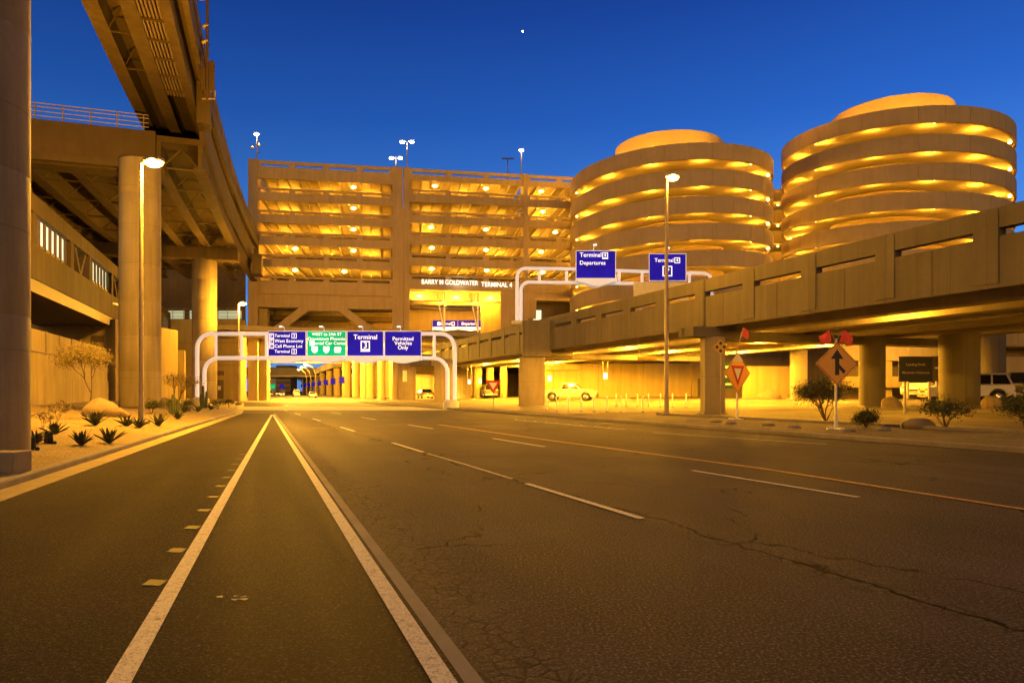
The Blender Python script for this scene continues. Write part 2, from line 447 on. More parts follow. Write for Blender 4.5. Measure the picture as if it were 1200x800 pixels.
def rkerb(s0, w, y0, y1, h):
    mb = MB()
    P = []
    for y in range(y0, y1, 3):
        x = XR(y)+s0/SN[0]; P.append((x, y, zR(x, y)))
    for a, b in zip(P, P[1:]):
        mb.beam((a[0], a[1], a[2]), (b[0], b[1], b[2]), w, 2*h)
    return struct(mb.build('kerb', M['kerb']))
rkerb(4.4, .2, -12, 42, .10); rkerb(15.6, .2, -12, 42, .12)
# ------------------------------------------------------------------ left: columns, guideway, station deck
def GX(Y): return -5.0-.43*Y+.00095*Y*Y
def column(name, label, x, y, z0, z1, r, plinth=None, cap=None):
    t = thing(name, label, 'column', (x, y, z0), 'elevated railway columns')
    mb = MB(); segs = 7
    for i in range(segs):                     # cast in lifts, with a fine joint between
        a = z0+(z1-z0)*i/segs; b = z0+(z1-z0)*(i+1)/segs
        mb.tube([(x, y, a), (x, y, a+.03), (x, y, b-.03), (x, y, b)], [r-.012, r, r, r-.012], 40, caps=(i in (0, segs-1)))
    mb.build('shaft', M['pier'], t, smooth=30)
    if plinth:
        p = MB().box(-13, -8.78, 12.0, 12.5, z0-.5, z0+.27)
        p.build('plinth', M['pier'], t, bevel=.03)
    if cap: cap(t)
    return t
column('concrete_column', 'massive near column of the elevated railway filling the left edge of the view', -10.98, 13.5, .25, 20.2, 1.2, plinth=1)
column('concrete_column', 'tall elevated railway column directly behind the glaring left street lamp', -23.75, 43.6, .6, 16.2, 1.2)
column('concrete_column', 'elevated railway column behind the left leg of the white sign gantry', -32.2, 71.5, .5, 15.3, 1.22)
def gpath(y0, y1, n, du=0):
    ys = [y0+(y1-y0)*i/n for i in range(n+1)]
    out = []
    for y in ys:
        tx = -.43+.0019*y; l = math.hypot(tx, 1); out.append((GX(y)+.1+du, y, tx/l, 1/l))
    return out
gw = thing('elevated_railway', 'elevated railway guideway crossing the upper left sky with a tray of conduits beneath', 'guideway', (GX(30), 30, 20))
P = gpath(-6, 92, 40)
def ibeam(u, z0, z1, wf, ww): return [(u-wf, z0), (u+wf, z0), (u+wf, z0+.12), (u+ww, z0+.12), (u+ww, z1), (u-ww, z1), (u-ww, z0+.12), (u-wf, z0+.12)]
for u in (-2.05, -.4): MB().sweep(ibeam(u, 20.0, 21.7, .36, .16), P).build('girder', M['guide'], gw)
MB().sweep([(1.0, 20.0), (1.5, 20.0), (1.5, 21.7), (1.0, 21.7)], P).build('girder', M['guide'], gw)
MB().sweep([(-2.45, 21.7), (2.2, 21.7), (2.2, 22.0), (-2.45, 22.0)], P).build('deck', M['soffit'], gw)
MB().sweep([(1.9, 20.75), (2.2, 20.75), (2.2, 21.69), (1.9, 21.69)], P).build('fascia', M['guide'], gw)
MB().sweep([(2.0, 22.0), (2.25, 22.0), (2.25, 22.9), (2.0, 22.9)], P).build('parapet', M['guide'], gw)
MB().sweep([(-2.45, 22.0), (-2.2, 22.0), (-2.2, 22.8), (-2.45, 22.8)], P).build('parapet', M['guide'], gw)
Pp = gpath(-6, 43, 24)
for k in range(6):
    u = -.02+k*.18
    MB().sweep([(u+.062*math.cos(a*PI/4), 20.25+.062*math.sin(a*PI/4)) for a in range(8)], Pp).build('conduit', M['pipe'], gw, smooth=60)
for i in range(24):
    y = -5+i*2.05; x = GX(y)+.1; tx = -.43+.0019*y; l = math.hypot(tx, 1); fr = frame((x, y, 0), (1/l, -tx/l, 0), (tx/l, 1/l, 0))
    MB().box(-.15, 1.0, -.05, .05, 20.08, 20.17, fr).build('hanger', M['steel'], gw)
    if i % 2 == 0:
        mb = MB()
        mb.beam(fr(-1.9, 0, 20.25), fr(-.6, 0, 20.25), .065, .065); mb.beam(fr(-1.9, 0, 20.3), fr(-1.3, 0, 21.6), .065, .065)
        mb.beam(fr(-.6, 0, 20.3), fr(-1.2, 0, 21.6), .065, .065)
        mb.build('cross_frame', M['steel'], gw)
MB().box(1.55, 2.35, 0, 1.6, 18.9, 21.6, frame((GX(43.4)+.1, 43.4, 0), (.93, .35, 0), (-.35, .93, 0))).build('bearing_block', M['guide'], gw, bevel=.03)
# station deck between the tracks and the terminal
sd = thing('station_deck', 'broad dark station deck on parallel girders with cross bracing over the left verge', 'bridge deck', (-30, 50, 16))
ca, sa = .808, .588                       # front fascia runs towards the guideway
ff = frame((-23.6, 43.9, 0), (-ca, -sa*.45, 0), (-.36, .933, 0))
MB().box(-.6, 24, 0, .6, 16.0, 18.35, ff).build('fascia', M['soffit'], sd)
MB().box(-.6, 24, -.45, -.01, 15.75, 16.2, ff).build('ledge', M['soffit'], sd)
mb = MB()
for z in (18.62, 18.9, 19.18, 19.4): mb.beam(ff(-.2, .2, z), ff(24, .2, z), .05, .05)
for i in range(17): mb.beam(ff(.1+i*1.5, .2, 18.35), ff(.1+i*1.5, .2, 19.42), .06, .06)
mb.build('railing', M['pipe'], sd)
P2 = gpath(45.2, 92, 18)
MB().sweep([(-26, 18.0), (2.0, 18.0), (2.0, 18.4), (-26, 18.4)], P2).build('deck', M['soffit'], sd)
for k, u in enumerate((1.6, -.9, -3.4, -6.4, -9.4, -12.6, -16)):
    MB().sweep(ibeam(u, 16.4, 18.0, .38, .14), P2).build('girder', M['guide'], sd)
for i in range(9):
    y = 46+i*5; x = GX(y)+.1; tx = -.43+.0019*y; l = math.hypot(tx, 1); fr = frame((x, y, 0), (1/l, -tx/l, 0), (tx/l, 1/l, 0))
    mb = MB()
    for a, b in ((1.5, -.8), (-1.0, -3.3), (-3.5, -6.3), (-6.5, -9.3), (-9.5, -12.5), (-12.7, -15.9)):
        mb.beam(fr(a, 0, 16.55), fr(b, 0, 16.55), .1, .1); mb.beam(fr(a, 0, 16.6), fr((a+b)/2, 0, 17.9), .065, .065); mb.beam(fr(b, 0, 16.6), fr((a+b)/2, 0, 17.9), .065, .065)
    mb.build('cross_frame', M['steel'], sd)
MB().sweep([(1.55, 18.41), (1.85, 18.41), (1.85, 20.74), (1.55, 20.74)], P2).build('side_web', M['guide'], sd)
for y in (46.2, 71.5):
    x = GX(y)+.1; tx = -.43+.0019*y; l = math.hypot(tx, 1); fr = frame((x, y, 0), (1/l, -tx/l, 0), (tx/l, 1/l, 0))
    MB().box(-13, 2.0 if y > 50 else -.6, -.8, .8, 15.2 if y > 50 else 15.9, 16.4, fr).build('crossbeam', M['guide'], sd, bevel=.04)
fr = frame((GX(84)+.1, 84, 0), (.95, .28, 0), (-.28, .95, 0))
mb = MB().box(2.1, 3.3, 0, 3, 16.2, 18.6, fr); mb.box(2.3, 2.9, .6, 2.2, 18.6, 19.5, fr); mb.build('equipment_cabinet', M['steel'], sd, bevel=.03)
# antenna mast on the guideway parapet
am = thing('antenna_mast', 'dark mast with a panel antenna clamped to the outer railway parapet, cut off above', 'antenna', (-17.3, 40, 19.6))
x, y = at(243, 120, 40)[:2]
MB().tube([(x, y, 18.6), (x, y, 27.5)], .09, 8).build('mast', M['steel'], am, smooth=60)
mb = MB(); mb.box(x+.12, x+.42, y-.1, y+.1, 19.1, 20.9); mb.box(x-.35, x-.1, y-.1, y+.1, 19.3, 20.5); mb.build('panel', M['steel'], am, bevel=.04)
mb = MB().tube([(x-.3, y, 18.7), (x+.45, y, 18.7), (x+.45, y, 19.2)], .05, 6); mb.tube([(x-.25, y, 22.9), (x+.05, y, 23.0)], .12, 6); mb.tube([(x-.3, y, 22.0), (x+.05, y, 22.1)], .12, 6); mb.tube([(x-.5, y, 24.5), (x+.3, y, 24.6)], .06, 6)
mb.build('bracket', M['pipe'], am)
mb = MB().beam((x, y, 18.7), (GX(40)+2.2, 40.05, 21), .12, .12); mb.beam((x, y, 19.8), (GX(40)+2.3, 40.05, 22), .1, .1); mb.build('arm', M['steel'], am)
# ------------------------------------------------------------------ left: walls, walkway, service block
WU = Vector((-.3468, .938, 0))
wl = thing('retaining_wall', 'lamplit tan retaining wall in three tiers behind the gravel bank', 'wall', (-25.9, 37, .5))
fw = frame((-25.9, 37, 0), WU, (-.938, -.3468, 0))      # a along the road, b away from the road
MB().box(-14, 19.5, 0, .6, .2, 2.42, fw).build('lower_tier', M['wall'], wl, bevel=.01)
MB().box(-14, 19.5, .06, .6, 2.42, 3.75, fw).build('middle_tier', M['wall'], wl, bevel=.01)
MB().box(-14, 19.5, .12, .6, 3.75, 5.0, fw).build('upper_tier', M['wall'], wl, bevel=.01)
for i in range(9):
    a = -12.0+i*2.9; MB().box(a, a+.12, .055, .2, 3.80, 5.03, fw).build('rib', M['kerb'], wl)
MB().box(-14, 19.5, .0, .62, 3.735, 3.79, fw).build('ledge', M['kerb'], wl)
mb = MB()
for i in range(5): mb.box(-10+i*6, -9.97+i*6, -.006, .05, .3, 2.4, fw)
mb.build('joint', M['dwall'], wl)
ab = thing('concrete_abutment', 'square brown concrete abutment under the lit walkway, above the retaining wall', 'abutment', (-36, 56, .5))
MB().box(-46, -32.3, 55.6, 66, .3, 7.45).build('block', M['wall'], ab, bevel=.03)
MB().box(-39.5, -32.9, 55.9, 62, 7.45, 8.7).build('parapet', M['dwall'], ab, bevel=.02)
MB().box(-39.7, -32.7, 55.7, 62.2, 8.7, 8.86).build('coping', M['white'], ab)
MB().box(-34.2, -33.2, 55.45, 55.58, 5.6, 6.1).build('panel', M['dwall'], ab)
wk = thing('enclosed_walkway', 'enclosed walkway with bright fluorescent windows behind the left columns', 'walkway', (-25.3, 35.9, 7.6))
fk = frame((-25.3, 35.9, 0), WU, (-.938, -.3468, 0))
MB().box(-16, 60, 0, 6, 11.15, 12.1, fk).build('upper_fascia', M['guide'], wk)
MB().box(-16, 60, 0, 6, 7.6, 9.42, fk).build('lower_fascia', M['guide'], wk)
MB().box(-16, 60, 2.4, 2.6, 9.42, 11.15, fk).build('back_wall', M['dwall'], wk)
MB().box(-16, 60, .08, 5.6, 6.9, 7.599, fk).build('underframe', M['steel'], wk)
def Yc(a): return a
for g in range(-1, 5):
    a0 = 1.3+g*12.75; a1 = a0+6.6
    w = MB().box(a0, a1, .35, .42, 9.75, 11.15, fk).build('window', M['pane'], wk)
    mb = MB()
    for i in range(7): mb.box(a0+(a1-a0)*i/6-.06, a0+(a1-a0)*i/6+.06, .2, .349, 9.42, 11.14, fk)
    mb.box(a0, a1, .25, .345, 9.42, 9.75, fk); mb.build('mullion', M['steel'], w)
    MB().box(a1+.35, a1+1.1, .02, .5, 9.43, 11.14, fk).build('pilaster', M['guide'], wk)
    mb = MB(); mb.beam(fk(a1+2.0, .3, 11.1), fk(a1+3.4, .3, 9.45), .34, .34); mb.beam(fk(a1+4.8, .3, 11.1), fk(a1+3.4, .3, 9.45), .34, .34); mb.build('brace', M['guide'], wk)
    MB().box(a1+1.2, a1+5.6, 1.0, 1.06, 9.5, 11.1, fk).build('window', M['pane2'], wk)
    MB().box(a1+5.45, a1+5.95, .02, .5, 9.43, 11.14, fk).build('pilaster', M['guide'], wk)
rw = thing('side_wall', 'stepped pale wall with vertical panels between the second and third left columns', 'wall', (-33, 66, .5))
fs = frame((-32.9, 64, 0), (-.37, .929, 0), (-.929, -.37, 0))
for i in range(4):
    MB().box(i*4.2, i*4.2+4.1, (i % 2)*.25, 1.2, .3, 5.9-(i == 0)*.4, fs).build('panel', M['wall'], rw, bevel=.02)
MB().box(17, 19.5, -.8, 1.4, .3, 6.4, fs).build('pier', M['wall'], rw, bevel=.03)
sb = thing('service_block', 'plain tan service building wall with a brown door beside the garage leg', 'building', (-39, 94, .3))
MB().box(-60, -37.2, 93.5, 95.6, .2, 11.4).build('wall', M['wall'], sb)
d = MB().box(-40.55, -39.5, 93.44, 93.499, .55, 3.1).build('door', M['dwall'], sb)
MB().box(-40.25, -39.85, 93.42, 93.438, 1.75, 2.3).build('notice', M['white'], d)
mb = MB().box(-40.4, -39.4, 93.45, 93.499, 3.75, 4.35)
for i in range(4): mb.box(-40.4, -39.4, 93.40, 93.45, 3.78+i*.15, 3.84+i*.15)
mb.build('louvre', M['dwall'], sb)
mb = MB()
for z in (5.1, 8.2): mb.box(-60, -37.2, 93.48, 93.499, z, z+.05)
for x in (-43, -48): mb.box(x, x+.04, 93.48, 93.499, .5, 11.3)
mb.build('joint', M['dwall'], sb)
mb = MB()
for z in (11.8, 12.3, 12.9): mb.beam((-60, 93.6, z), (-37.3, 93.6, z), .05, .05)
for i in range(16): mb.beam((-60+i*1.5, 93.6, 11.4), (-60+i*1.5, 93.6, 12.95), .06, .06)
mb.build('railing', M['pipe'], sb)
tb = thing('terminal_building', 'dark terminal building mass beneath the far end of the station deck', 'building', (-60, 102, .3))
MB().prism([(-130, 100.5), (-39.2, 100.5), (-60, 146), (-130, 146)], .2, 19.6, lambda a, b, c: (a, b, c)).build('wall', M['dwall'], tb)
for i in range(5): MB().box(-60+i*4.2, -56.6+i*4.2, 100.4, 100.45, 12.2, 13.4).build('window', M['pane2'], tb)
MB().prism([(-131, 100.2), (-39.0, 100.2), (-59.7, 146), (-131, 146)], 19.6, 20.2, lambda a, b, c: (a, b, c)).build('roof', M['guide'], tb)
MB().box(-140, -30, -30, 12, -.06, -.05).build('x', M['ground']) if False else None
# uplights, boulders, plants on the bank
def uplight(px, py, Y, label, s=1):
    x = (px-600)/F*Y; z = zL(x, Y)
    t = thing('garden_uplight', label, 'light fixture', (x, Y, z), 'landscape uplights')
    MB().prism([(-.16, 0), (.16, 0), (.10, .42), (.03, .5), (-.10, .44)], -.09, .09, frame((x, Y, z-.02), (.9, -.4, 0), (0, 0, 1), (.4, .9, 0))).build('shield', M['black'], t, bevel=.015)
    mb = MB().box(-.22, .30, -.06, .06, 0, .03, frame((x, Y, z), (.9, -.4, 0))); mb.ball((x+.30, Y-.1, z+.05), .06, 8); mb.build('base', M['black'], t); t.scale = (.7, .7, .7)
uplight(57, 520, 17.2, 'stubby black uplight standing alone on the gravel beside the near column')
uplight(36, 528, 15.6, 'black uplight half hidden against the plinth of the near column')
def boulder(label, x, y, z, sx, sy, sz, seed, group=None, mat='rock'):
    r = random.Random(seed); mb = MB(); mb.ball((0, 0, 0), 1, 12)
    dirs = [Vector((r.uniform(-1, 1), r.uniform(-1, 1), r.uniform(-.6, 1))).normalized() for _ in range(16)]
    cut = [r.uniform(.62, .95) for _ in dirs]
    vs = []
    for v in mb.v:
        v = Vector(v)
        for d, c in zip(dirs, cut):
            k = v.dot(d)
            if k > c: v -= d*(k-c)*.9
        vs.append((x+v.x*sx, y+v.y*sy, z+v.z*sz+sz*.35))
    mb.v = vs
    o = mb.build('boulder', M[mat], smooth=25); own_origin(o, (x, y, z)); tag(o, label, 'boulder', group)
    m = o.modifiers.new('sub', 'SUBSURF'); m.levels = 1; m.render_levels = 1
    return o
def lpt(px, Y):
    x = (px-600)/F*Y; return x, Y, zL(x, Y)
x, y, z = lpt(118, 30.5); boulder('large pale boulder under the bare desert tree on the left bank', x, y, z, .85, .6, .62, 3)
x, y, z = lpt(140, 31); boulder('low flat rock leaning against the large pale boulder', x, y, z, .55, .4, .32, 5)
x, y, z = lpt(196, 47); boulder('dark rounded boulder just right of the second column foot', x, y, z, .9, .7, .5, 9)
def agave_mb(n, R, up, seed):
    r = random.Random(seed); mb = MB()
    for i in range(n):
        a = 2.4*i+r.uniform(-.2, .2); el = up*(.35+.65*r.random()); L = R*r.uniform(.75, 1.1); w = .055*R/.5
        d = Vector((math.cos(a), math.sin(a), 0)); s = Vector((-d.y, d.x, 0)); pts = []
        for j in range(5):
            t = j/4; h = L*(math.sin(el)*t+.10*t*(1-t)); rad = L*math.cos(el)*t+.03; ww = w*(1-t)**.7*(1+.4*t)
            c = d*rad+Vector((0, 0, h)); pts.append((c-s*ww+Vector((0, 0, ww*.5)), c-Vector((0, 0, .01)), c+s*ww+Vector((0, 0, ww*.5))))
        base = len(mb.v)
        for p in pts: mb.v += [tuple(q) for q in p]
        for j in range(4):
            b = base+3*j; mb.f += [(b, b+1, b+4, b+3), (b+1, b+2, b+5, b+4)]
    return mb
agaves = [
 (41, 16.8, .52, 'dark agave closest to the near column'), (64, 19.8, .50, 'agave between the near column and the pale boulder, with a dry stalk behind'),
 (95, 17.6, .55, 'agave in the middle of the front row on the gravel bank'), (128, 18.8, .62, 'widest spiky agave near the kerb left of the street lamp'),
 (111, 24.5, .8, 'agave in front of the pale boulder'), (148, 25.5, .62, 'agave right of the pale boulder, left of the lamp pole'),
 (163, 25.2, .55, 'agave at the foot of the left street lamp pole'), (186, 27.5, .7, 'agave just right of the left street lamp pole'),
 (208, 33.5, .6, 'small dark agave by the kerb below the second column'), (216, 41, .7, 'agave at the back of the bank below the gantry leg'),
 (232, 44, .6, 'agave just in front of the left gantry leg'), (247, 49, .7, 'farthest agave on the tip of the bank')]
src = None
for i, (px, Y, s, lab) in enumerate(agaves):
    x, y, z = lpt(px, Y); o = agave_mb(24, s*.8, 1.3, 20+i).build('agave', M['agave'], recalc=False)
    o.location = (x, y, z); tag(o, lab, 'agave', 'agaves on the left bank')
def branches(mb, p, d, L, r, depth, rnd, tips, spread=.6, ratio=.72):
    p1 = p+d*L; mid = p+d*L*.5+Vector((rnd.uniform(-1, 1), rnd.uniform(-1, 1), 0))*L*.06
    mb.tube([p, mid, p1], [r, r*.85, r*.68], 5, caps=False)
    tips.append((p1, d, depth))
    if depth == 0: return
    for k in range(rnd.choice((2, 3, 3))):
        nd = (d+Vector((rnd.uniform(-1, 1), rnd.uniform(-1, 1), rnd.uniform(-.35, .55)))*spread).normalized()
        branches(mb, p1, nd, L*rnd.uniform(ratio-.12, ratio+.1), r*.62, depth-1, rnd, tips, spread, ratio)
def leaves(mb, tips, n, size, spread, rnd, mind=1):
    T = [t for t in tips if t[2] <= mind]
    for _ in range(n):
        p, d, _x = rnd.choice(T); c = p+Vector((rnd.gauss(0, 1), rnd.gauss(0, 1), rnd.gauss(0, .8)))*spread
        a = Vector((rnd.uniform(-1, 1), rnd.uniform(-1, 1), rnd.uniform(-1, 1))).normalized(); b = a.cross(Vector((rnd.uniform(-1, 1), rnd.uniform(-1, 1), rnd.uniform(-1, 1)))).normalized()
        l = size*rnd.uniform(.6, 1.3); w = l*.42
        mb.add([c-a*l, c+b*w, c+a*l, c-b*w], [(0, 1, 2, 3)])
def bush(name, label, cat, loc, seed, h, trunkr, depth, nleaf, lsize, lspread, mat, spread=.6, trunks=1, group=None, mind=1, part='foliage'):
    rnd = random.Random(seed); loc = Vector(loc); t = thing(name, label, cat, loc, group)
    st = MB(); lf = MB(); tips = []
    for k in range(trunks):
        d = Vector((rnd.uniform(-.5, .5)*(trunks > 1), rnd.uniform(-.5, .5)*(trunks > 1), 1)).normalized()
        branches(st, loc+Vector((0, 0, -.03)), d, h*.34, trunkr, depth, rnd, tips, spread)
    leaves(lf, tips, nleaf, lsize, lspread, rnd, mind)
    st.build('trunk' if trunks == 1 else 'stem', M['bark'], t, smooth=60, recalc=False)
    lf.build(part, M[mat], t, recalc=False); return t
x, y, z = lpt(107, 34.5); bush('desert_tree', 'small sparse yellowish desert tree in front of the lit retaining wall', 'tree', (x, y, z), 4, 2.9, .045, 5, 9000, .042, .22, 'dryleaf', .5)
x, y, z = lpt(66, 24.5); bush('dry_shrub', 'thin dry stalks of a shrub behind the second agave', 'shrub', (x, y, z), 8, .9, .008, 3, 200, .05, .1, 'dryleaf', .5, 3)
x, y, z = lpt(50, 22); bush('dry_shrub', 'wispy dry shrub beside the near column against the wall', 'shrub', (x, y, z), 18, .6, .007, 3, 110, .05, .1, 'dryleaf', .6, 3)
x, y, z = lpt(208, 50); bush('dry_shrub', 'pale wiry shrub against the stepped wall right of the second column', 'shrub', (x, y, z), 14, 2.6, .04, 4, 1500, .05, .16, 'dryleaf', .7, 3)
for px, Y, sd, lab in ((178, 36, 31, 'low dark shrub at the second column foot'), (222, 43, 32, 'small dark shrub left of the gantry leg'), (255, 52, 33, 'low dark shrub right of the gantry leg'), (199, 39, 34, 'low dark shrub between the lamp pole and the gantry leg'), (268, 60, 35, 'farthest low shrub near the end of the left kerb')):
    x, y, z = lpt(px, Y); bush('low_shrub', lab, 'shrub', (x, y, z), sd, .8, .02, 3, 420, .06, .1, 'leaf', .9, 4, 'low shrubs on the left bank')
def cactus(px, Y, h, label):
    x, y, z = lpt(px, Y); mb = MB()
    for k, (dx, dy, hh) in enumerate(((0, 0, 1), (.18, .05, .75), (-.16, .1, .6))):
        mb.tube([(x+dx, y+dy, z-.05), (x+dx*1.3, y+dy, z+hh*h*.6), (x+dx*1.4, y+dy, z+hh*h*.95), (x+dx*1.4, y+dy, z+hh*h)], [.10, .11, .09, .03], 10)
    o = mb.build('cactus', M['agave'], smooth=50); own_origin(o, (x, y, z)); tag(o, label, 'cactus')
cactus(238, 52, 1.7, 'upright columnar cactus beside the left gantry leg'); cactus(203, 37.5, 1.1, 'short columnar cactus right of the second column')
# ------------------------------------------------------------------ right: overpass ramp
BU = Vector((-.359, .9333, 0)); BN = Vector((.9333, .359, 0)); BO = Vector((17.2, 23, 0))
fb = frame(BO, BU, BN)                      # a along (away from the camera), b to the right, c up
br = thing('overpass', 'concrete overpass ramp with slotted parapet climbing across the right side', 'bridge', (17.2, 23, 5.2))
A0, A1, W = -19, 80, 20
mb = MB()
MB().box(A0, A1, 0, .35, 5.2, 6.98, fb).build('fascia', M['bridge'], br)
MB().box(A0, A1, -.012, .35, 7.26, 8.0, fb).build('coping', M['bridge'], br, bevel=.015)
p0 = 1.72
k = -5
while True:
    a = p0+4.10*k
    if a > A1: break
    MB().box(a-.95, a-.05, -.045, .38, 5.35, 7.92, fb).build('post', M['bridge'], br, bevel=.02)
    MB().box(a+1.55, a+1.59, -.012, .01, 5.25, 6.95, fb).build('joint', M['dwall'], br)
    k += 1
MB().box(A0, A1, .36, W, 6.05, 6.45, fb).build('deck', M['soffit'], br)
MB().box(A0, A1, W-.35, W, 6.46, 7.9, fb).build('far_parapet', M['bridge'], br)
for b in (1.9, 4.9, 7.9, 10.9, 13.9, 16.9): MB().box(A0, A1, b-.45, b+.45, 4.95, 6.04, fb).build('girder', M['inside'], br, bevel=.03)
for a in (-8, 16.9, 41): MB().box(a-.6, a+.6, .4, W-1, 4.5, 5.0, fb).build('crossbeam', M['bridge'], br, bevel=.04)
MB().box(16.2, 17.6, -1.5, .39, 4.62, 5.18, fb).build('cap_end', M['bridge'], br, bevel=.03)
def pier(label, x, y, w, d, z1, rz=0, round_=False, mat='pier', cap=None):
    z0 = zR(x, y)-.1; t = thing('bridge_pier', label, 'pier', (x, y, z0), 'bridge piers')
    if round_: MB().tube([(x, y, z0), (x, y, z1)], w/2, 32).build('shaft', M[mat], t, smooth=30)
    else: MB().box(-w/2, w/2, -d/2, d/2, z0, z1, frame((x, y, 0), (math.cos(rz), math.sin(rz), 0))).build('shaft', M[mat], t, bevel=.05)
    MB().box(-w/2-.12, w/2+.12, -d/2-.12, d/2+.12, z0, z0+.16, frame((x, y, 0), (math.cos(rz), math.sin(rz), 0))).build('footing', M['kerb'], t, bevel=.03)
    if cap: cap(t)
    return t
x, y, _ = at(833, 485, 38.5); pier('rectangular overpass pier behind the small diamond sign, right of the bollards', x+.1, y, 1.15, 1.0, 4.62)
def capb(t):
    MB().box(-.15, 2.35, -1.25, 1.2, 4.6, 7.75, frame((1.05, 60.4, 0), (1, 0, 0))).build('pylon_head', M['bridge'], t, bevel=.04)
    MB().box(2.36, 4.3, -.55, 1.2, 4.65, 7.95, frame((1.05, 60.4, 0), (1, 0, 0))).build('side_block', M['bridge'], t, bevel=.03)
pier('broad overpass pier that carries the upper sign gantry, right of the yield sign', 1.75, 60.6, 2.3, 2.0, 4.6, cap=capb)
for px, Y, w, z1, lab in ((936, 60, 1.45, 5.2, 'brightly lit round column behind the leafy shrub and the merge sign'), (1022, 42.5, 1.5, 5.0, 'dark round column just right of the orange merge sign'),
                          (1124, 40.5, 2.1, 5.0, 'thick dark round column between the two white vehicles'), (1160, 47.5, 1.85, 7, 'round column behind the white estate vehicle'),
                          (521, 82, 2.3, 5.4, 'square shaded pier just left of the right gantry leg')):
    x = (px-600)/F*Y; pier(lab, x, Y, w, w*.9, z1, 0, px != 521, 'bridge' if 1000 < px else 'pier')
for i, px in enumerate((560, 574, 590)):
    Y = 98; x = (px-600)/F*Y; pier(('left', 'middle', 'right')[i]+' of three far lit columns seen between the gantry leg and the broad pier', x, Y, 1.1, 1, 5.4, 0, True, 'wall')
# sodium fittings below the deck
def soffit_lamp(a, b, z, label, power, glow=True):
    p = fb(a, b, z); t = thing('soffit_lamp', label, 'ceiling lamp', p, 'lamps below the overpass')
    MB().box(-.55, .55, -.16, .16, 0, .12, frame(p, BU, BN)).build('housing', M['grey'], t, bevel=.02)
    MB().box(-.5, .5, -.13, .13, -.07, -.002, frame(p, BU, BN)).build('diffuser', M['softlamp'], t, bevel=.02)
    light('lamp_or_fill_light', (p[0], p[1], p[2]-.4), power, radius=.3, parent=t)
names = ['nearest', 'second', 'third', 'fourth', 'fifth', 'sixth', 'seventh']
for row, b, L in (('outer', 3.4, ((8, 1200), (21, 2500), (33, 6000), (45, 9500), (57, 11000), (69, 11000))), ('inner', 9.4, ((25, 7000), (36, 9500), (48, 12000), (60, 13000), (72, 12000))), ('rear', 15.4, ((3, 900), (24.5, 9000), (34, 10000)))):
    for i, (a, pw) in enumerate(L):
        soffit_lamp(a, b, 5.5, f"{names[i]} lamp from the camera in the {row} row under the overpass", pw)
# back walls under the overpass
bw = thing('back_wall', 'long brightly lit yellow wall under the overpass behind the pickup', 'wall', (13, 82.5, .6))
MB().box(3.2, 21.5, 82.2, 83, .3, 4.9).build('wall_panel', M['wall'], bw)
MB().box(3.2, 8.2, 81.7, 82.18, 4.1, 4.75).build('lintel', M['wall'], bw, bevel=.02)
MB().box(21.5, 24.6, 81.6, 83, .3, 5.4).build('door_wall', M['wall'], bw)
d = MB().box(22.2, 23.3, 81.52, 81.598, .8, 3.1).build('door', M['dwall'], bw)
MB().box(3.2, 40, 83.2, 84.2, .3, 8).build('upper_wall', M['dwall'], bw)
mb = MB()
for i in range(6): mb.box(5+i*2.7, 5.03+i*2.7, 82.19, 82.2, .6, 4.9)
mb.build('joint', M['dwall'], bw)
lw = thing('low_wall', 'low pale wall with a boulder before it, between the yield board and the lit column', 'wall', (22, 66, .8))
MB().box(22.4, 27.4, 66, 66.5, .4, 4.0).build('panel', M['wall'], lw, bevel=.02)
MB().box(22.0, 60, 74, 75, .4, 9).build('rear_wall', M['dwall'], lw)
boulder('pale boulder resting against the low wall under the overpass', 24.2, 64.5, zR(24.2, 64.5), 1.3, .8, .7, 21)
b2 = thing('service_bridge', 'second lit concrete beam bridge farther under the overpass at the right', 'bridge', (33, 62, 1))
MB().box(29.5, 60, 61, 62, 4.3, 5.9).build('beam', M['inside'], b2, bevel=.03)
MB().box(29.5, 60, 60.7, 61, 1.9, 2.9).build('barrier', M['wall'], b2, bevel=.03)
MB().box(29.5, 60, 63, 63.5, .5, 9).build('wall', M['dwall'], b2)
for x in (33.2, 47): MB().box(x, x+.9, 61.2, 61.9, .5, 4.3).build('support', M['wall'], b2, bevel=.03)
pb = thing('parking_building', 'tan building with dark horizontal openings behind the parked dark estate car', 'building', (40, 56, 1))
MB().box(38.2, 60, 54, 58, 5.15, 10.5).build('upper_wall', M['wall'], pb)
MB().box(38.2, 60, 54, 58, 2.9, 4.3).build('spandrel', M['wall'], pb)
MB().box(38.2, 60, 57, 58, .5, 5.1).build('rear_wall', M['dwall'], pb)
MB().box(38.2, 39, 54.2, 56.9, .5, 2.88).build('pier', M['wall'], pb)
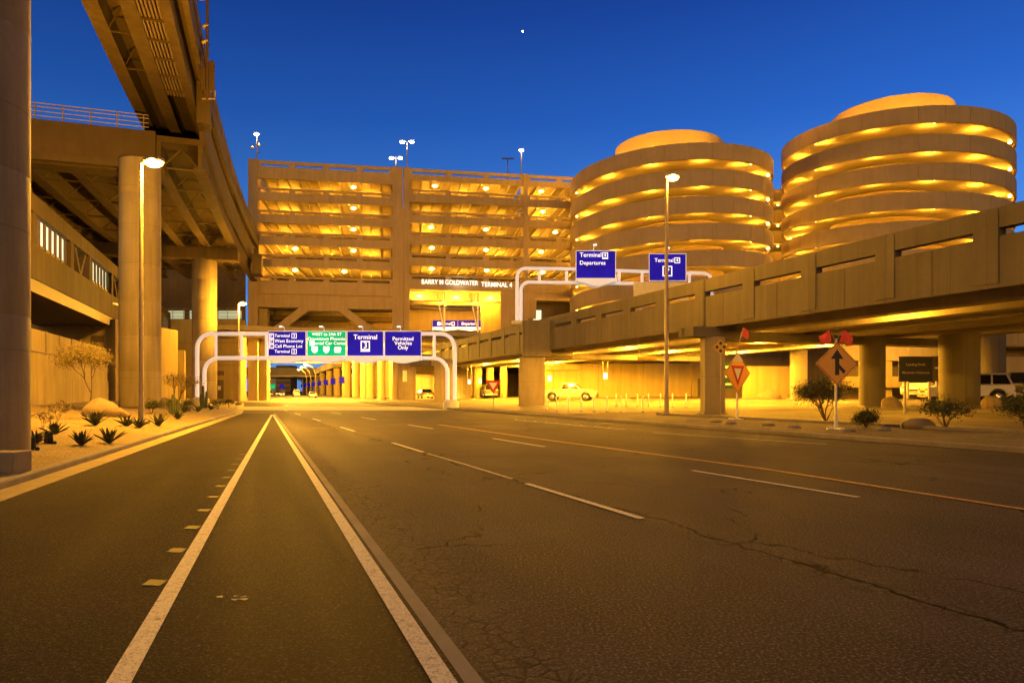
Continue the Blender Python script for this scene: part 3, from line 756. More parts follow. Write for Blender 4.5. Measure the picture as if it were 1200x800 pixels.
# ------------------------------------------------------------------ garage
T = Vector((.9855, .170, 0)); D = Vector((-.170, .9855, 0)); GO = Vector((-37.5, 97, 0))
fg = frame(GO, T, D)
ga = thing('parking_garage', 'tall multi-storey concrete parking garage with yellow lit slots between its parapet bands', 'garage', (-37.5, 97, 0))
bays = [(1.3, 20.2, 0.), (22.7, 39.8, .8), (40.5, 60., .8)]
for t0, t1, z0 in ((0, 1.3, .2), (20.2, 21.75, .2), (21.85, 22.7, .2), (39.8, 40.5, 5)):
    MB().box(t0, t1, -.12, 2.2, z0, 34.6, fg).build('pilaster', M['facade'], ga, bevel=.03)
MB().box(-.0, .6, 2.2, 40, 8.6, 34.4, fg).build('end_wall', M['facade'], ga)
for (t0, t1, off) in bays:
    for k in range(-1, 5):
        zt = 30.6-3.15*k+off                    # sill: top of this band
        if k == -1: zt = 34.5
        zb = 31.95-3.15*(k+1)+off if k < 4 else 15.5+off*1.4
        if k == -1: zb = 31.95+off
        s0, s1 = (zt-.85, zt-.5) if k == -1 else (zt-.62, zt-.26)
        mb = MB().box(t0, t1, 0, .3, zb, s0, fg); mb.box(t0, t1, 0, .3, s1, zt, fg)
        n = max(2, round((t1-t0)/4.95)); w = (t1-t0)/n
        for i in range(n+1): mb.box(max(t0, t0+i*w-.4), min(t1, t0+i*w+.4), .004, .296, s0, s1, fg)
        mb.build('parapet', M['facade'], ga)
        if k >= 0:
            zf = zt-1.0
            mb = MB().box(t0, t1, .31, 17, zf-.12, zf, fg)
            i = t0+.4
            while i < t1: mb.box(i, i+.22, .31, 17, zf-.42, zf-.121, fg); i += 1.5
            mb.build('floor_deck', M['inside'], ga)
    mb = MB().box(t0, t1, .31, 17, 32.75+off, 32.9+off, fg); i = t0+.4
    while i < t1: mb.box(i, i+.22, .31, 17, 32.4+off, 32.749+off, fg); i += 1.5
    mb.build('roof_deck', M['inside'], ga)
MB().box(.7, 60, 17, 17.4, 12, 33.2, fg).build('inner_wall', M['wall'], ga)
def tpx(px): k = (px-600)/F; return (37.5+97*k)/(.9855-.17*k)
GL = [(413, 0), (413, 1), (413, 2), (413, 3), (343, 3), (343, 4), (402, 4), (511, 0), (572, 0), (638, 0), (640, 1), (506, 2), (572, 2), (507, 3), (572, 3), (638, 3), (507, 4), (573, 4), (655, 2), (640, 4)]
for px, k in GL:
    t = tpx(px); off = 0 if px < 470 else .8; z = 31.95-3.15*k+off+.02
    c = fg(t, 2.4, z)
    lo = MB(); lo.ball(c, .25, 10, (1.6, 1, .8)); lo.build('ceiling_lamp', M['lamp'], ga)
    light('lamp_or_fill_light', (c[0], c[1]-.1, c[2]-.32), 1100*random.uniform(.5, 1.6), radius=.12, parent=ga)
for k in range(5):  # unseen fill lights without fittings, added to even out the ceiling glow
    for t, off in ((4.5, 0), (10.7, 0), (17, 0), (25.6, .8), (31.2, .8), (37, .8), (43.5, .8), (50, .8)):
        light('lamp_or_fill_light', fg(t, 7.5, 31.95-3.15*k+off-.9), 850*random.uniform(.55, 1.35), radius=.08, parent=ga)
# dim shapes of parked cars' roofs are not built: they lie behind the parapets
# lower facade: transfer beam, truss, hall
MB().box(1.31, 20.19, .32, 2.0, 13.6, 16.4, fg).build('transfer_beam', M['facade'], ga)
for d in (0.25, 9):
    mb = MB(); mb.box(7.3, 13.2, d, d+1.0, 13.2 if d < 1 else 13.0, 15.48, fg)
    mb.build('truss_node', M['facade'], ga, bevel=.04)
    for a, b in (((8.2, 13.9), (2.0, 8.9)), ((12.4, 13.9), (19.2, 8.9))):
        MB().beam(fg(a[0], d+.5, a[1]), fg(b[0], d+.5, b[1]), .9, 1.15).build('truss_strut', M['facade'], ga, bevel=.04)
MB().box(1.4, 20.1, 8.8, 10.2, 12.6, 13.4, fg).build('cross_beam', M['dwall'], ga)
MB().box(1.4, 20.1, 3.0, 4.4, 13.6, 14.2, fg).build('cross_beam', M['dwall'], ga)
MB().box(.4, 20.1, 26, 26.5, 8.5, 16, fg).build('inner_wall', M['dwall'], ga)
for i in range(6): MB().box(2.0+i*3, 4.6+i*3, 22, 22.1, 10.6, 12.3, fg).build('window', M['pane2'], ga)
MB().box(.4, 20.1, 21.6, 26, 9.5, 10.5, fg).build('balcony', M['facade'], ga)
MB().box(1.7, 20.1, 22.05, 22.09, 12.35, 12.5, fg).build('rail', M['pipe'], ga)
# left legs of the portal
MB().box(1.31, 2.4, 1.0, 3.4, .2, 13.5, fg).build('portal_leg', M['wall'], ga, bevel=.04)
MB().box(21.0, 23.6, -.4, 1.9, 0, 7.2, fg).build('portal_leg', M['pier'], ga, bevel=.05)
MB().box(21.7, 22.3, -.45, -.41, 3.0, 4.6, fg).build('notice', M['white'], ga)
# departures level
MB().box(22.75, 62, -.6, 40, 5.2, 7.0, fg).build('departures_deck', M['bridge'], ga, bevel=.03)
MB().box(22.75, 62, .4, 40, 16.95, 17.2, fg).build('hall_ceiling', M['inside'], ga)
for d in (4, 9.5, 15): MB().box(22.75, 62, d, d+1.1, 15.6, 16.94, fg).build('hall_beam', M['inside'], ga)
MB().box(22.75, 62, 38, 38.5, -.1, 5.19, fg).build('undercroft_wall', M['wall'], ga)
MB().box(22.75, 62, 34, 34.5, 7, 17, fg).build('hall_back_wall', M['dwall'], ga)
for px, py, dd in ((491, 342, 3), (535, 344, 3), (577, 345, 3), (520, 351, 8), (560, 352, 8)):
    t = tpx(px)+(.6 if dd > 5 else .2); c = fg(t, dd, 16.2)
    mb = MB().box(c[0]-.3, c[0]+.3, c[1]-.3, c[1]+.3, c[2]-.22, c[2]); mb.build('hall_lamp', M['softlamp'], ga, bevel=.04)
    light('lamp_or_fill_light', (c[0], c[1], c[2]-.6), 2500, radius=.2, parent=ga)
MB().box(34.4, 37.4, 5, 9, 7, 15.5, fg).build('stair_tower', M['wall'], ga)
for t in (38.4, 40.2): MB().box(t, t+.6, 5.5, 6.1, 7, 15.5, fg).build('hall_column', M['wall'], ga)
for t0 in (27.9, 33.0):
    mb = MB().tube([fg(t0, 1.2, 7), fg(t0, 1.2, 16.4)], .14, 8); mb.tube([fg(t0-.1, 1.2, 11), fg(t0-1.2, 1.2, 16.4)], .11, 8); mb.build('hall_strut', M['white'], ga, smooth=60)
mb = MB().box(36.3, 41.8, -.02, .3, 12.6, 16.6, fg); mb.box(47.4, 60, -.02, .3, 12.6, 16.6, fg); mb.box(41.8, 47.4, -.02, .3, 15.4, 16.6, fg); mb.box(36.3, 38.8, -.02, .3, 7, 12.6, fg)
mb.build('side_wall', M['facade'], ga)
MB().box(38.8, 60, 3.5, 3.8, 7, 15.5, fg).build('recess_wall', M['dwall'], ga)
MB().box(42.0, 43.3, 3.3, 3.45, 11.6, 14.3, fg).build('window', M['pane'], ga)
mb = MB()
frs = frame(fg(0, -.05, 0), T, D)
put_text(mb, 'BARRY M GOLDWATER', frs, tpx(527.5), 17.75, 1.0, width=8.4)
mb.build('lettering', M['neon'], ga, recalc=False); mb = MB()
put_text(mb, 'TERMINAL 4', frs, tpx(582), 17.6, 1.0, width=4.7)
o = mb.build('lettering', M['neon'], ga, recalc=False)
light('sign_light', fg(30, -1.2, 17.6), 60, (1, .9, .75), .3, ga)
# roof-top lamp posts
def roof_post(px, py, Y, label, dual=False, power=900, col=(1, .72, .36)):
    x, y, z = at(px, py, Y); zb = 33.7 if Y > 95 else 33
    t = thing('roof_lamp_post', label, 'lamp post', (x, y, zb), 'lamp posts on the garage roof')
    MB().tube([(x, y, zb), (x, y, z-.1)], [.12, .08], 8).build('pole', M['pole'], t, smooth=60)
    mb = MB()
    for s in ((-1, 1) if dual else (0,)):
        mb.box(x+s*.75-.4, x+s*.75+.4, y-.25, y+.25, z-.05, z+.18)
    if dual: mb.beam((x-.7, y, z+.05), (x+.7, y, z+.05), .08, .08)
    mb.build('head', M['grey'], t, bevel=.03)
    mb = MB()
    for s in ((-1, 1) if dual else (0,)): mb.ball((x+s*.75, y-.12, z-.12), .3, 10, (1.2, .8, .6))
    mb.build('bulb', M['whitelamp'], t)
    light('lamp_or_fill_light', (x, y, z-.7), power, col, .3, t)
roof_post(477, 166, 108, 'taller lamp post in the middle of the garage roof', True)
roof_post(464, 185, 116, 'shorter twin lamp post behind the middle of the garage roof', True, 400)
roof_post(611, 176, 112, 'bright lamp post on the right half of the garage roof', False, 1200)
roof_post(301, 157, 101, 'lamp post with white globe cameras at the left corner of the garage roof', False, 700)
x, y, z = at(300, 175, 101)
t = thing('camera_cluster', 'pair of small white dome cameras on the left roof lamp post', 'camera', (x, y, z))
mb = MB().ball((x-.55, y, z+.2), .28, 10); mb.ball((x+.5, y, z+.6), .25, 10); mb.build('dome', M['white'], t, smooth=60)
mb = MB().beam((x-.6, y, z+.5), (x+.6, y, z+.9), .08, .08); mb.beam((x, y, z-.6), (x+.6, y, z-.4), .08, .08); mb.build('bracket', M['steel'], t)
x, y, z = at(595, 193, 112)
t = thing('roof_lamp_post', 'small unlit twin-armed lamp post left of the bright right roof lamp', 'lamp post', (x, y, 33.7), 'lamp posts on the garage roof')
MB().tube([(x, y, 33.7), (x, y, z+1)], .08, 8).build('pole', M['steel'], t); MB().beam((x-1, y, z+1), (x+1, y, z+1), .3, .14).build('head', M['steel'], t)
# ------------------------------------------------------------------ spiral ramps
def spiral(label, cx, cy, R, r2, ztop, sgn, phi_end, pitch, drum_top, turns, z0=.3):
    t = thing('spiral_ramp', label, 'ramp tower', (cx, cy, z0))
    f0 = math.atan2(-cy, -cx)
    def ring(sec, name, mat, a0, a1, step=6, joint=False):
        mb = MB(); m = len(sec); phis = []
        for i in range(int((a1-a0)/step)+1):
            q = a0+i*step; phis.append((q, 0))
            if joint and i % 2 == 0 and q+.4 < a1: phis += [(q+.05, .05), (q+.22, .05), (q+.27, 0)]
        n = len(phis)-1
        for phi, ins in phis:
            a = f0+sgn*math.radians(phi); z = ztop+pitch*phi/360
            for (r, h) in sec: rr = r-ins*(r > R-.1); mb.v.append((cx+rr*math.cos(a), cy+rr*math.sin(a), z+h))
        for i in range(n):
            for k in range(m):
                q = i*m+k; w = i*m+(k+1) % m; mb.f.append((q, w, w+m, q+m))
        mb.f.append(tuple(range(m))); mb.f.append(tuple(n*m+k for k in range(m)))
        return mb.build(name, M[mat], t, smooth=35)
    a0 = phi_end-360*turns
    pr = ring([(R, 0), (R-.35, 0), (R-.35, -2.02), (R, -2.02)], 'parapet', 'ramp', a0, phi_end, joint=True)
    ring([(R-.36, -1.15), (r2+.01, -1.0), (r2+.01, -1.35), (R-.36, -1.55)], 'ramp_deck', 'inside', a0, phi_end)
    MB().tube([(cx, cy, z0), (cx, cy, drum_top)], r2, 64).build('drum', M['drum'], t, smooth=30)
    zb = ztop+pitch*a0/360
    MB().tube([(cx, cy, z0), (cx, cy, zb-1.6)], R-.5, 64).build('base', M['dwall'], t, smooth=30)
    n = 0; phi = phi_end-50
    while phi > a0+60:
        w = (phi+180) % 360-180
        if abs(w) < 125:
            a = f0+sgn*math.radians(phi); z = ztop+pitch*phi/360; r = R-2.2
            edge = 70 < abs(w)
            p = (cx+r*math.cos(a), cy+r*math.sin(a), z-1.85)
            if n % 2 == 0 or edge:
                pl = (cx+(R-.7)*math.cos(a), cy+(R-.7)*math.sin(a), z-1.85)
                mb = MB(); mb.ball(pl, .20 if edge else .12, 8); mb.build('ramp_lamp', M['lamp'], t)
            light('lamp_or_fill_light', (p[0], p[1], p[2]-.25), 680, radius=.12, parent=t)
            n += 1
        phi -= 30
    # lamps standing on the roof turn light the drum
    for w in (-60, -15, 30):
        a = f0+sgn*math.radians(w); r = R-1.8
        light('roof_light', (cx+r*math.cos(a), cy+r*math.sin(a), ztop-.6), 3500, (1, .44, .025), .3, t)
    return t
spiral('left spiral ramp tower with stacked curved concrete bands, beside the garage', 22.45, 98, 14.1, 7.6, 32.0, 1, 250, 3.3, 36.2, 7.4)
spiral('right spiral ramp tower, the higher and nearer one at the right edge', 52.5, 94.7, 14.1, 7.6, 35.6, -1, 240, 3.4, 39.6, 8.2)
cb = thing('connector_block', 'narrow lit slice of garage levels between the two spiral ramp towers', 'building', (40, 108, .5))
for k in range(8):
    z = 31.5-3.3*k
    MB().box(33.5, 47, 108, 108.4, z, z+2.0).build('parapet', M['facade'], cb); MB().box(33.5, 47, 108.4, 118, z+.6, z+.8).build('floor_deck', M['inside'], cb)
    c = (42.6, 109.5, z-.4); light('lamp_or_fill_light', c, 1100, radius=.12, parent=cb)
    mb = MB(); mb.ball((42.6, 109.4, z-.1), .15, 8); mb.build('ceiling_lamp', M['lamp'], cb)
MB().box(33.5, 47, 118, 118.3, 1, 33.4).build('rear_wall', M['wall'], cb)
# ------------------------------------------------------------------ tunnel road under the garage
TU = Vector((-.3387, .9409, 0)); ft = frame((-15.5, 100, 0), TU, (.9409, .3387, 0))
tc = thing('terminal_roadway_roof', 'concrete upper roadway covering the bright tunnel road under the garage', 'bridge', (-30, 125, 9))
mb = MB().box(-3, 95, -26, 22, 9.6, 10.2, ft); mb.build('slab', M['inside'], tc)
for a in range(0, 96, 8): MB().box(a, a+.9, -26, 22, 8.9, 9.59, ft).build('crossbeam', M['inside'], tc)
MB().box(95, 330, -1.5, 22, 8.2, 10.2, ft).build('slab', M['bridge'], tc)
MB().box(-3, 330, 9, 9.5, -.05, 9, ft).build('rear_wall', M['wall'], tc)
ordn = ['nearest', 'second', 'third', 'fourth', 'fifth', 'sixth', 'seventh', 'eighth', 'ninth', 'tenth', 'eleventh', 'twelfth', 'thirteenth']
ci = 0
for px, Y, w in ((462, 109, 1.5), (447, 121, 1.3), (434, 134, 1.4), (426, 144, 1.4), (417, 156, 1.6), (406, 174, 2.2), (395, 198, 2), (386, 222, 2), (378, 248, 2), (371, 278, 2), (365, 309, 2), (360, 342, 2), (356.5, 370, 2)):
    x = (px-600)/F*Y
    t = thing('tunnel_column', f'{ordn[ci]} lit column from the camera in the row along the right of the tunnel road', 'column', (x, Y, 0), 'columns along the tunnel road')
    MB().tube([(x, Y, -.05), (x, Y, 8.9 if Y < 190 else 8.2)], w/2, 20).build('shaft', M['wall'], t, smooth=40)
    MB().tube([(x, Y, -.05), (x, Y, .35)], w/2+.15, 20).build('footing', M['kerb'], t, smooth=40)
    if Y > 170:
        MB().box(x-1.5, x-.2, Y-w/2-.35, Y-w/2-.2, 3.6, 5.2).build('door_sign', M['blue'], t)
    ci += 1
for i, (a, b) in enumerate(((6, -14), (6, -4), (22, -15), (22, -5), (40, -15), (40, -5), (60, -14), (60, -4), (82, -10))):
    p = ft(a, b, 8.7)
    t = thing('tunnel_lamp', f'{ordn[i]} sodium lamp under the slab above the tunnel road', 'ceiling lamp', p, 'ceiling lamps over the tunnel road')
    MB().box(p[0]-.4, p[0]+.4, p[1]-.4, p[1]+.4, p[2]-.02, p[2]+.2).build('housing', M['grey'], t, bevel=.02)
    MB().box(p[0]-.33, p[0]+.33, p[1]-.33, p[1]+.33, p[2]-.12, p[2]-.022).build('diffuser', M['softlamp'], t, bevel=.02)
    light('lamp_or_fill_light', (p[0], p[1], p[2]-.5), 25000, (1, .47, .04), .35, t)
# curved lamp posts past the slab
for i, Y in enumerate((205, 228, 252, 282, 315, 350, 390)):
    x = -.357*(Y-95)-17.5-2.2
    t = thing('curved_street_lamp', f'{ordn[i]} of the curved lamp posts beyond the garage, beside the tunnel columns', 'street lamp', (x, Y, 0), 'curved lamp posts beyond the garage')
    MB().tube([(x, Y, 0), (x, Y, 6.5), (x-.5, Y, 8.2), (x-1.6, Y, 9.3), (x-2.8, Y, 9.6)], .13, 8).build('pole', M['pole'], t, smooth=60)
    mb = MB(); mb.ball((x-3, Y, 9.5), .42, 8, (1.3, 1, .6)); mb.build('lamp_head', M['lamp'], t)
    if i < 4: light('lamp_or_fill_light', (x-3, Y-.3, 8.8), 14000, (1, .46, .03), .3, t)
fo = thing('far_overpass', 'far brown overpass crossing beyond the tunnel road', 'bridge', (-95, 275, 8))
MB().box(-110, -60, 275, 281, 7.6, 11.0).build('fascia', M['bridge'], fo); MB().box(-110, -60, 281, 292, 7.0, 7.5).build('deck', M['soffit'], fo)
MB().box(-110, -60, 274.4, 274.99, 7.3, 7.9).build('ledge', M['inside'], fo)
for x in (-103, -72): MB().box(x, x+1.5, 276, 280, 0, 7.6).build('support', M['bridge'], fo)
fbld = thing('far_office_building', 'distant dark office block with rows of small windows at the end of the tunnel road', 'building', (-107, 330, 0))
MB().box(-114, -107, 330, 340, 0, 14).build('wall', M['dwall'], fbld)
for r_ in range(5):
    MB().box(-113.6, -107.3, 329.9, 329.99, 1.6+r_*2.4, 2.3+r_*2.4).build('window_band', M['pipe'], fbld)
fb3 = thing('far_grey_building', 'distant pale violet building left of the dark office block', 'building', (-119, 345, 0))
MB().box(-128, -119, 345, 355, 0, 13).build('wall', M['grey'], fb3); MB().box(-128.3, -118.7, 344.8, 355, 13, 13.6).build('roof', M['grey'], fb3)
bush('tree', 'dark distant tree before the far office block', 'tree', (-92, 300, 0), 77, 10, .25, 4, 1800, .35, .8, 'leaf', .6)
for i, (px, mat, lab) in enumerate(((313, 'white', 'far white sign board at the left of the tunnel road end'), (319.5, 'green', 'far green sign board beyond the tunnel road'), (330, 'blue', 'far blue sign board beyond the tunnel road'))):
    x, y, z = at(px, 453, 262)
    t = thing('far_sign', lab, 'sign', (x, y, 0)); MB().box(x-.9, x+.9, y, y+.1, z-.7, z+.9).build('panel', M[mat if mat != 'white' else 'letter'], t); MB().box(x-.06, x+.06, y+.1, y+.2, 0, z).build('post', M['pole'], t)
# star
x, y, z = at(612.5, 37, 1500); o = MB().ball((0, 0, 0), 1.9, 10).build('star', M['star'], smooth=80); o.location = (x, y, z); tag(o, 'single tiny bright star high in the blue evening sky', 'star')
# ------------------------------------------------------------------ sign gantries
def arc(p, q, r, n=6):
    """corner from going up to going along +x or -x"""
    out = []
    s = 1 if q[0] > p[0] else -1
    for i in range(n+1):
        a = PI/2*i/n; out.append((p[0]+s*r*(1-math.cos(a)), p[1], q[2]-r+r*math.sin(a)))
    return out
def sign_panel(parent, x0, x1, y, z0, z1, mat, wedge=.35, flat=.3, name='sign_panel', lamp=True):
    s = MB().box(x0, x1, y, y+.12, z0, z1).build(name, M[mat], parent, bevel=.01)
    mb = MB(); e = .05
    for a in ((x0-.004, x0+e, z0, z1), (x1-e, x1+.004, z0, z1), (x0-.004, x1+.004, z0, z0+e), (x0-.004, x1+.004, z1-e, z1)): mb.box(a[0], a[1], y-.012, y-.001, a[2], a[3])
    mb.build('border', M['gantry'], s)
    xc = (x0+x1)/2
    if flat:
        MB().prism([(x0, z0-.01), (x0, z0-flat), (xc-.2, z0-flat-wedge), (xc+.2, z0-flat-wedge), (x1, z0-flat), (x1, z0-.01)], y-.75, y+.3,
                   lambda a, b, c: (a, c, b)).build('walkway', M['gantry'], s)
    if lamp:
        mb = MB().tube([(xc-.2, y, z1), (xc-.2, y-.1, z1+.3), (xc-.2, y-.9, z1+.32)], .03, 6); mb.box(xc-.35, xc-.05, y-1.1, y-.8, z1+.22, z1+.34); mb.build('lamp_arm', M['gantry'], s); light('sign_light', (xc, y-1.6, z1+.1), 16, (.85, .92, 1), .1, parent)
    return s
def letters(parent, y, items):
    mb = MB(); fr = frame((0, y-.02, 0), (1, 0, 0), (0, 1, 0))
    for it in items:
        if it[0] == 'box':
            _, xc, zc, w, h, e = it
            for a in ((xc-w/2, xc-w/2+e, zc-h/2, zc+h/2), (xc+w/2-e, xc+w/2, zc-h/2, zc+h/2), (xc-w/2+e, xc+w/2-e, zc-h/2, zc-h/2+e), (xc-w/2+e, xc+w/2-e, zc+h/2-e, zc+h/2)):
                mb.add([fr(a[0], 0, a[2]), fr(a[1], 0, a[2]), fr(a[1], 0, a[3]), fr(a[0], 0, a[3])], [(0, 1, 2, 3)])
        elif it[0] == 'poly': mb.add([fr(p[0], 0, p[1]) for p in it[1]], [tuple(range(len(it[1])))])
        else:
            sx, xc, zc, size = it[:4]; put_text(mb, sx, fr, xc, zc, size, it[4] if len(it) > 4 else 'C')
    return mb.build('lettering', M['letter'], parent, recalc=False)
gy = 60.; k = gy/F
def gx(px): return (px-600)*k
def gz(py): return CAMZ+(HZ-py)*k
g1 = thing('sign_gantry', 'white tubular sign gantry spanning the main road with three blue panels and one green', 'sign gantry', (gx(380), gy, 0))
zt, zl = gz(391), gz(419.5)
for (xo, xi, s) in ((gx(231), gx(239.5), 1), (gx(533), gx(524.5), -1)):
    zb = zL(xo, gy)-.1 if s > 0 else .1
    xm = gx(316) if s > 0 else gx(494)
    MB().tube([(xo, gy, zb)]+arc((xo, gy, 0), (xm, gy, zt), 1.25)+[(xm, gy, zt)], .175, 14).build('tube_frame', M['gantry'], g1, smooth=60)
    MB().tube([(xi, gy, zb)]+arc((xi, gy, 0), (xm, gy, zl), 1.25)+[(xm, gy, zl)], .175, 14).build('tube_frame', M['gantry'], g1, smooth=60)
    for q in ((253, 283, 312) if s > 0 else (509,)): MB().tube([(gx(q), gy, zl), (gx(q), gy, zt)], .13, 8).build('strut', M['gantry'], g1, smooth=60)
    mb = MB().tube([((xo+xi)/2, gy, zb-.1), ((xo+xi)/2, gy, zb+.55), ((xo+xi)/2, gy, zb+.75)], [.72, .7, .5], 18); mb.build('pedestal', M['grey'], g1, smooth=40)
ps = []
for a, b, m in ((315.5, 360, 'blue'), (360.8, 406.6, 'green'), (407.4, 450.4, 'blue'), (451.2, 494.5, 'blue')):
    ps.append(sign_panel(g1, gx(a), gx(b), gy-.3, gz(417.5), gz(388), m, .28, .34))
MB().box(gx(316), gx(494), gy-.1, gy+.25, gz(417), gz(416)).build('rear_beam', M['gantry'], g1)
yy = gy-.3
def dbox(xc, zc, w, ch, size): return [('box', xc, zc, w, w, .05), (ch, xc, zc, size)]
def icon(x, z, s): return ('poly', [(x-s/2, z-s/2), (x+s/2, z-s/2), (x+s/2, z+s/2), (x-s/2, z+s/2)])
L = []
for i, (sx, ch) in enumerate((('Terminal', '2'), ('West Economy', None), ('Cell Phone Lot', None), ('Terminal', '2'))):
    z = gz(393.7+i*6.1); L.append((sx, gx(323.3), z, .37 if sx[0] == 'T' else .40, 'L'))
    if ch: L += [('box', gx(346), z, .44, .44, .045), ('3' if i == 0 else '2', gx(346), z, .36)]
    if i < 3: L.append(('box', gx(319.7), z, .42, .42, .05)); L.append(('P' if i < 2 else 'C', gx(319.7), z, .38))
letters(ps[0], yy, L)
L = [('WEST to 24th ST', gx(384), gz(392), .36), ('Downtown Phoenix', gx(384), gz(397.3), .40), ('Rental Car Center', gx(387.5), gz(402.4), .40), icon(gx(367), gz(402.4), .42)]
def shield(xc, zc, w, h):
    return ('poly', [(xc+w/2*a, zc+h/2*b) for a, b in ((0, -1), (.62, -.62), (.98, -.02), (.9, .62), (.98, .9), (.5, 1), (0, .86), (-.5, 1), (-.98, .9), (-.9, .62), (-.98, -.02), (-.62, -.62))])
L += [shield(gx(370), gz(410), .58, .62), shield(gx(383.5), gz(410), .58, .62), ('poly', [(gx(393.3), gz(413.3)), (gx(400), gz(413.3)), (gx(401), gz(408)), (gx(400), gz(406.7)), (gx(393.3), gz(406.7)), (gx(392.6), gz(410))])]
letters(ps[1], yy, L)
mb = MB(); fr = frame((0, yy-.035, 0), (1, 0, 0), (0, 1, 0))
put_text(mb, '10', fr, gx(370), gz(410.3), .34); put_text(mb, '17', fr, gx(383.5), gz(410.3), .34); mb.build('shield_number', M['blue'], ps[1], recalc=False)
mb = MB(); put_text(mb, '51', fr, gx(396.8), gz(410.2), .34); mb.build('route_number', M['black'], ps[1], recalc=False)
letters(ps[2], yy, [('Terminal', gx(429), gz(395.3), .58), ('box', gx(429), gz(405), .80, .80, .09), ('3', gx(429), gz(405), .72), ('poly', [(gx(423.5), gz(412.1)), (gx(434.5), gz(412.1)), (gx(434.5), gz(410.9)), (gx(423.5), gz(410.9))])])
letters(ps[3], yy, [('Permitted', gx(473), gz(397.3), .46), ('Vehicles', gx(473), gz(402.4), .46), ('Only', gx(473), gz(407.6), .46)])
# upper gantry on the overpass
gy = 61.; k = gy/F
g2 = thing('sign_gantry', 'white tubular sign gantry standing on the overpass with two blue terminal boards', 'sign gantry', (gx(620), gy, 7.7))
zt, zl = gz(314.5), gz(330.5)
xo, xi, xm = gx(606), gx(610.6), gx(834)
xr = gx(838)
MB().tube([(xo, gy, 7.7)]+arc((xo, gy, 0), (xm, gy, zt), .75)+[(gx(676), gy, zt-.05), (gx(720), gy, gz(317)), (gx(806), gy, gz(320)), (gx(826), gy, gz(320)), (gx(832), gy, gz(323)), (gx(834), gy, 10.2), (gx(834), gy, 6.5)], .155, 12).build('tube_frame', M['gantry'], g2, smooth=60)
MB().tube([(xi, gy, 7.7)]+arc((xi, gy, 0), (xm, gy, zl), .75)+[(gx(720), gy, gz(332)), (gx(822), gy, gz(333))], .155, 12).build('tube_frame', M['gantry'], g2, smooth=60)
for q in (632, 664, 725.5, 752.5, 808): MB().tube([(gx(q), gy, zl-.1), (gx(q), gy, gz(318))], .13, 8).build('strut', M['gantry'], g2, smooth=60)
MB().box(xo-.5, xi+.7, gy-.5, gy+.5, 7.55, 7.85).build('base_plate', M['grey'], g2, bevel=.02)
s1 = sign_panel(g2, gx(674.3), gx(721), gy-.35, gz(328), gz(294.5), 'blue', .45, .25)
s2 = sign_panel(g2, gx(759.5), gx(803), gy-.35, gz(330), gz(298), 'blue', 0, 0)
yy = gy-.35
letters(s1, yy, [('Terminal', gx(691.5), gz(299.8), .54), ('box', gx(708.5), gz(300), .5, .5, .06), ('4', gx(708.5), gz(300), .42), ('poly', [(gx(705), gz(304.3)), (gx(712), gz(304.3)), (gx(712), gz(303.4)), (gx(705), gz(303.4))]), ('Departures', gx(694), gz(309), .50)])
letters(s2, yy, [('Terminal', gx(777), gz(306), .47), ('box', gx(792.5), gz(306), .5, .5, .06), ('4', gx(792.5), gz(306), .42), ('box', gx(781), gz(318.5), .86, .92, .09), ('P', gx(781), gz(318.5), .74)])
cbd = thing('cream_sign_board', 'blank cream sign back rising behind the overpass parapet below the right blue board', 'sign', (gx(775), 57.5, 6.5))
q = 57.5/F
MB().box((743-600)*q, (807-600)*q, 57.5, 57.7, CAMZ+(HZ-352)*q, CAMZ+(HZ-330.5)*q).build('panel', M['cream'], cbd, bevel=.02)
mb = MB()
for px in (752, 798): mb.box((px-600)*q-.08, (px-600)*q+.08, 57.71, 57.85, 6.4, CAMZ+(HZ-335)*q)
mb.build('post', M['pole'], cbd)
# gantry inside the departures hall
gy = 114.; k = gy/F
g3 = thing('sign_gantry', 'distant pair of blue departures boards with white bases inside the garage hall', 'sign gantry', (gx(536), gy, 7))
s = MB().box(gx(507), gx(536), gy, gy+.15, gz(383.3), gz(375.3)).build('sign_panel', M['blue'], g3); s_ = MB().box(gx(537), gx(565.5), gy, gy+.15, gz(383.3), gz(375.3)).build('sign_panel', M['blue'], g3)
letters(s, gy, [('Terminal', gx(521), gz(379.3), .56), ('box', gx(531), gz(379.3), .5, .6, .07), icon(gx(514.5), gz(379.3), .5)]); letters(s_, gy, [('Departures', gx(551), gz(379.3), .62)])
for a, b, p in ((507, 536, s), (537, 565.5, s_)):
    MB().prism([(gx(a), gz(383.4)), (gx(a), gz(385.6)), (gx((a+b)/2), gz(387.5)), (gx(b), gz(385.6)), (gx(b), gz(383.4))], gy-.2, gy+.4, lambda x, z, y: (x, y, z)).build('walkway', M['letter'], p)
mb = MB()
for q in (507, 565): mb.tube([(gx(q), gy+.3, 6.9), (gx(q), gy+.3, gz(375))], .14, 8)
mb.build('post', M['white'], g3)
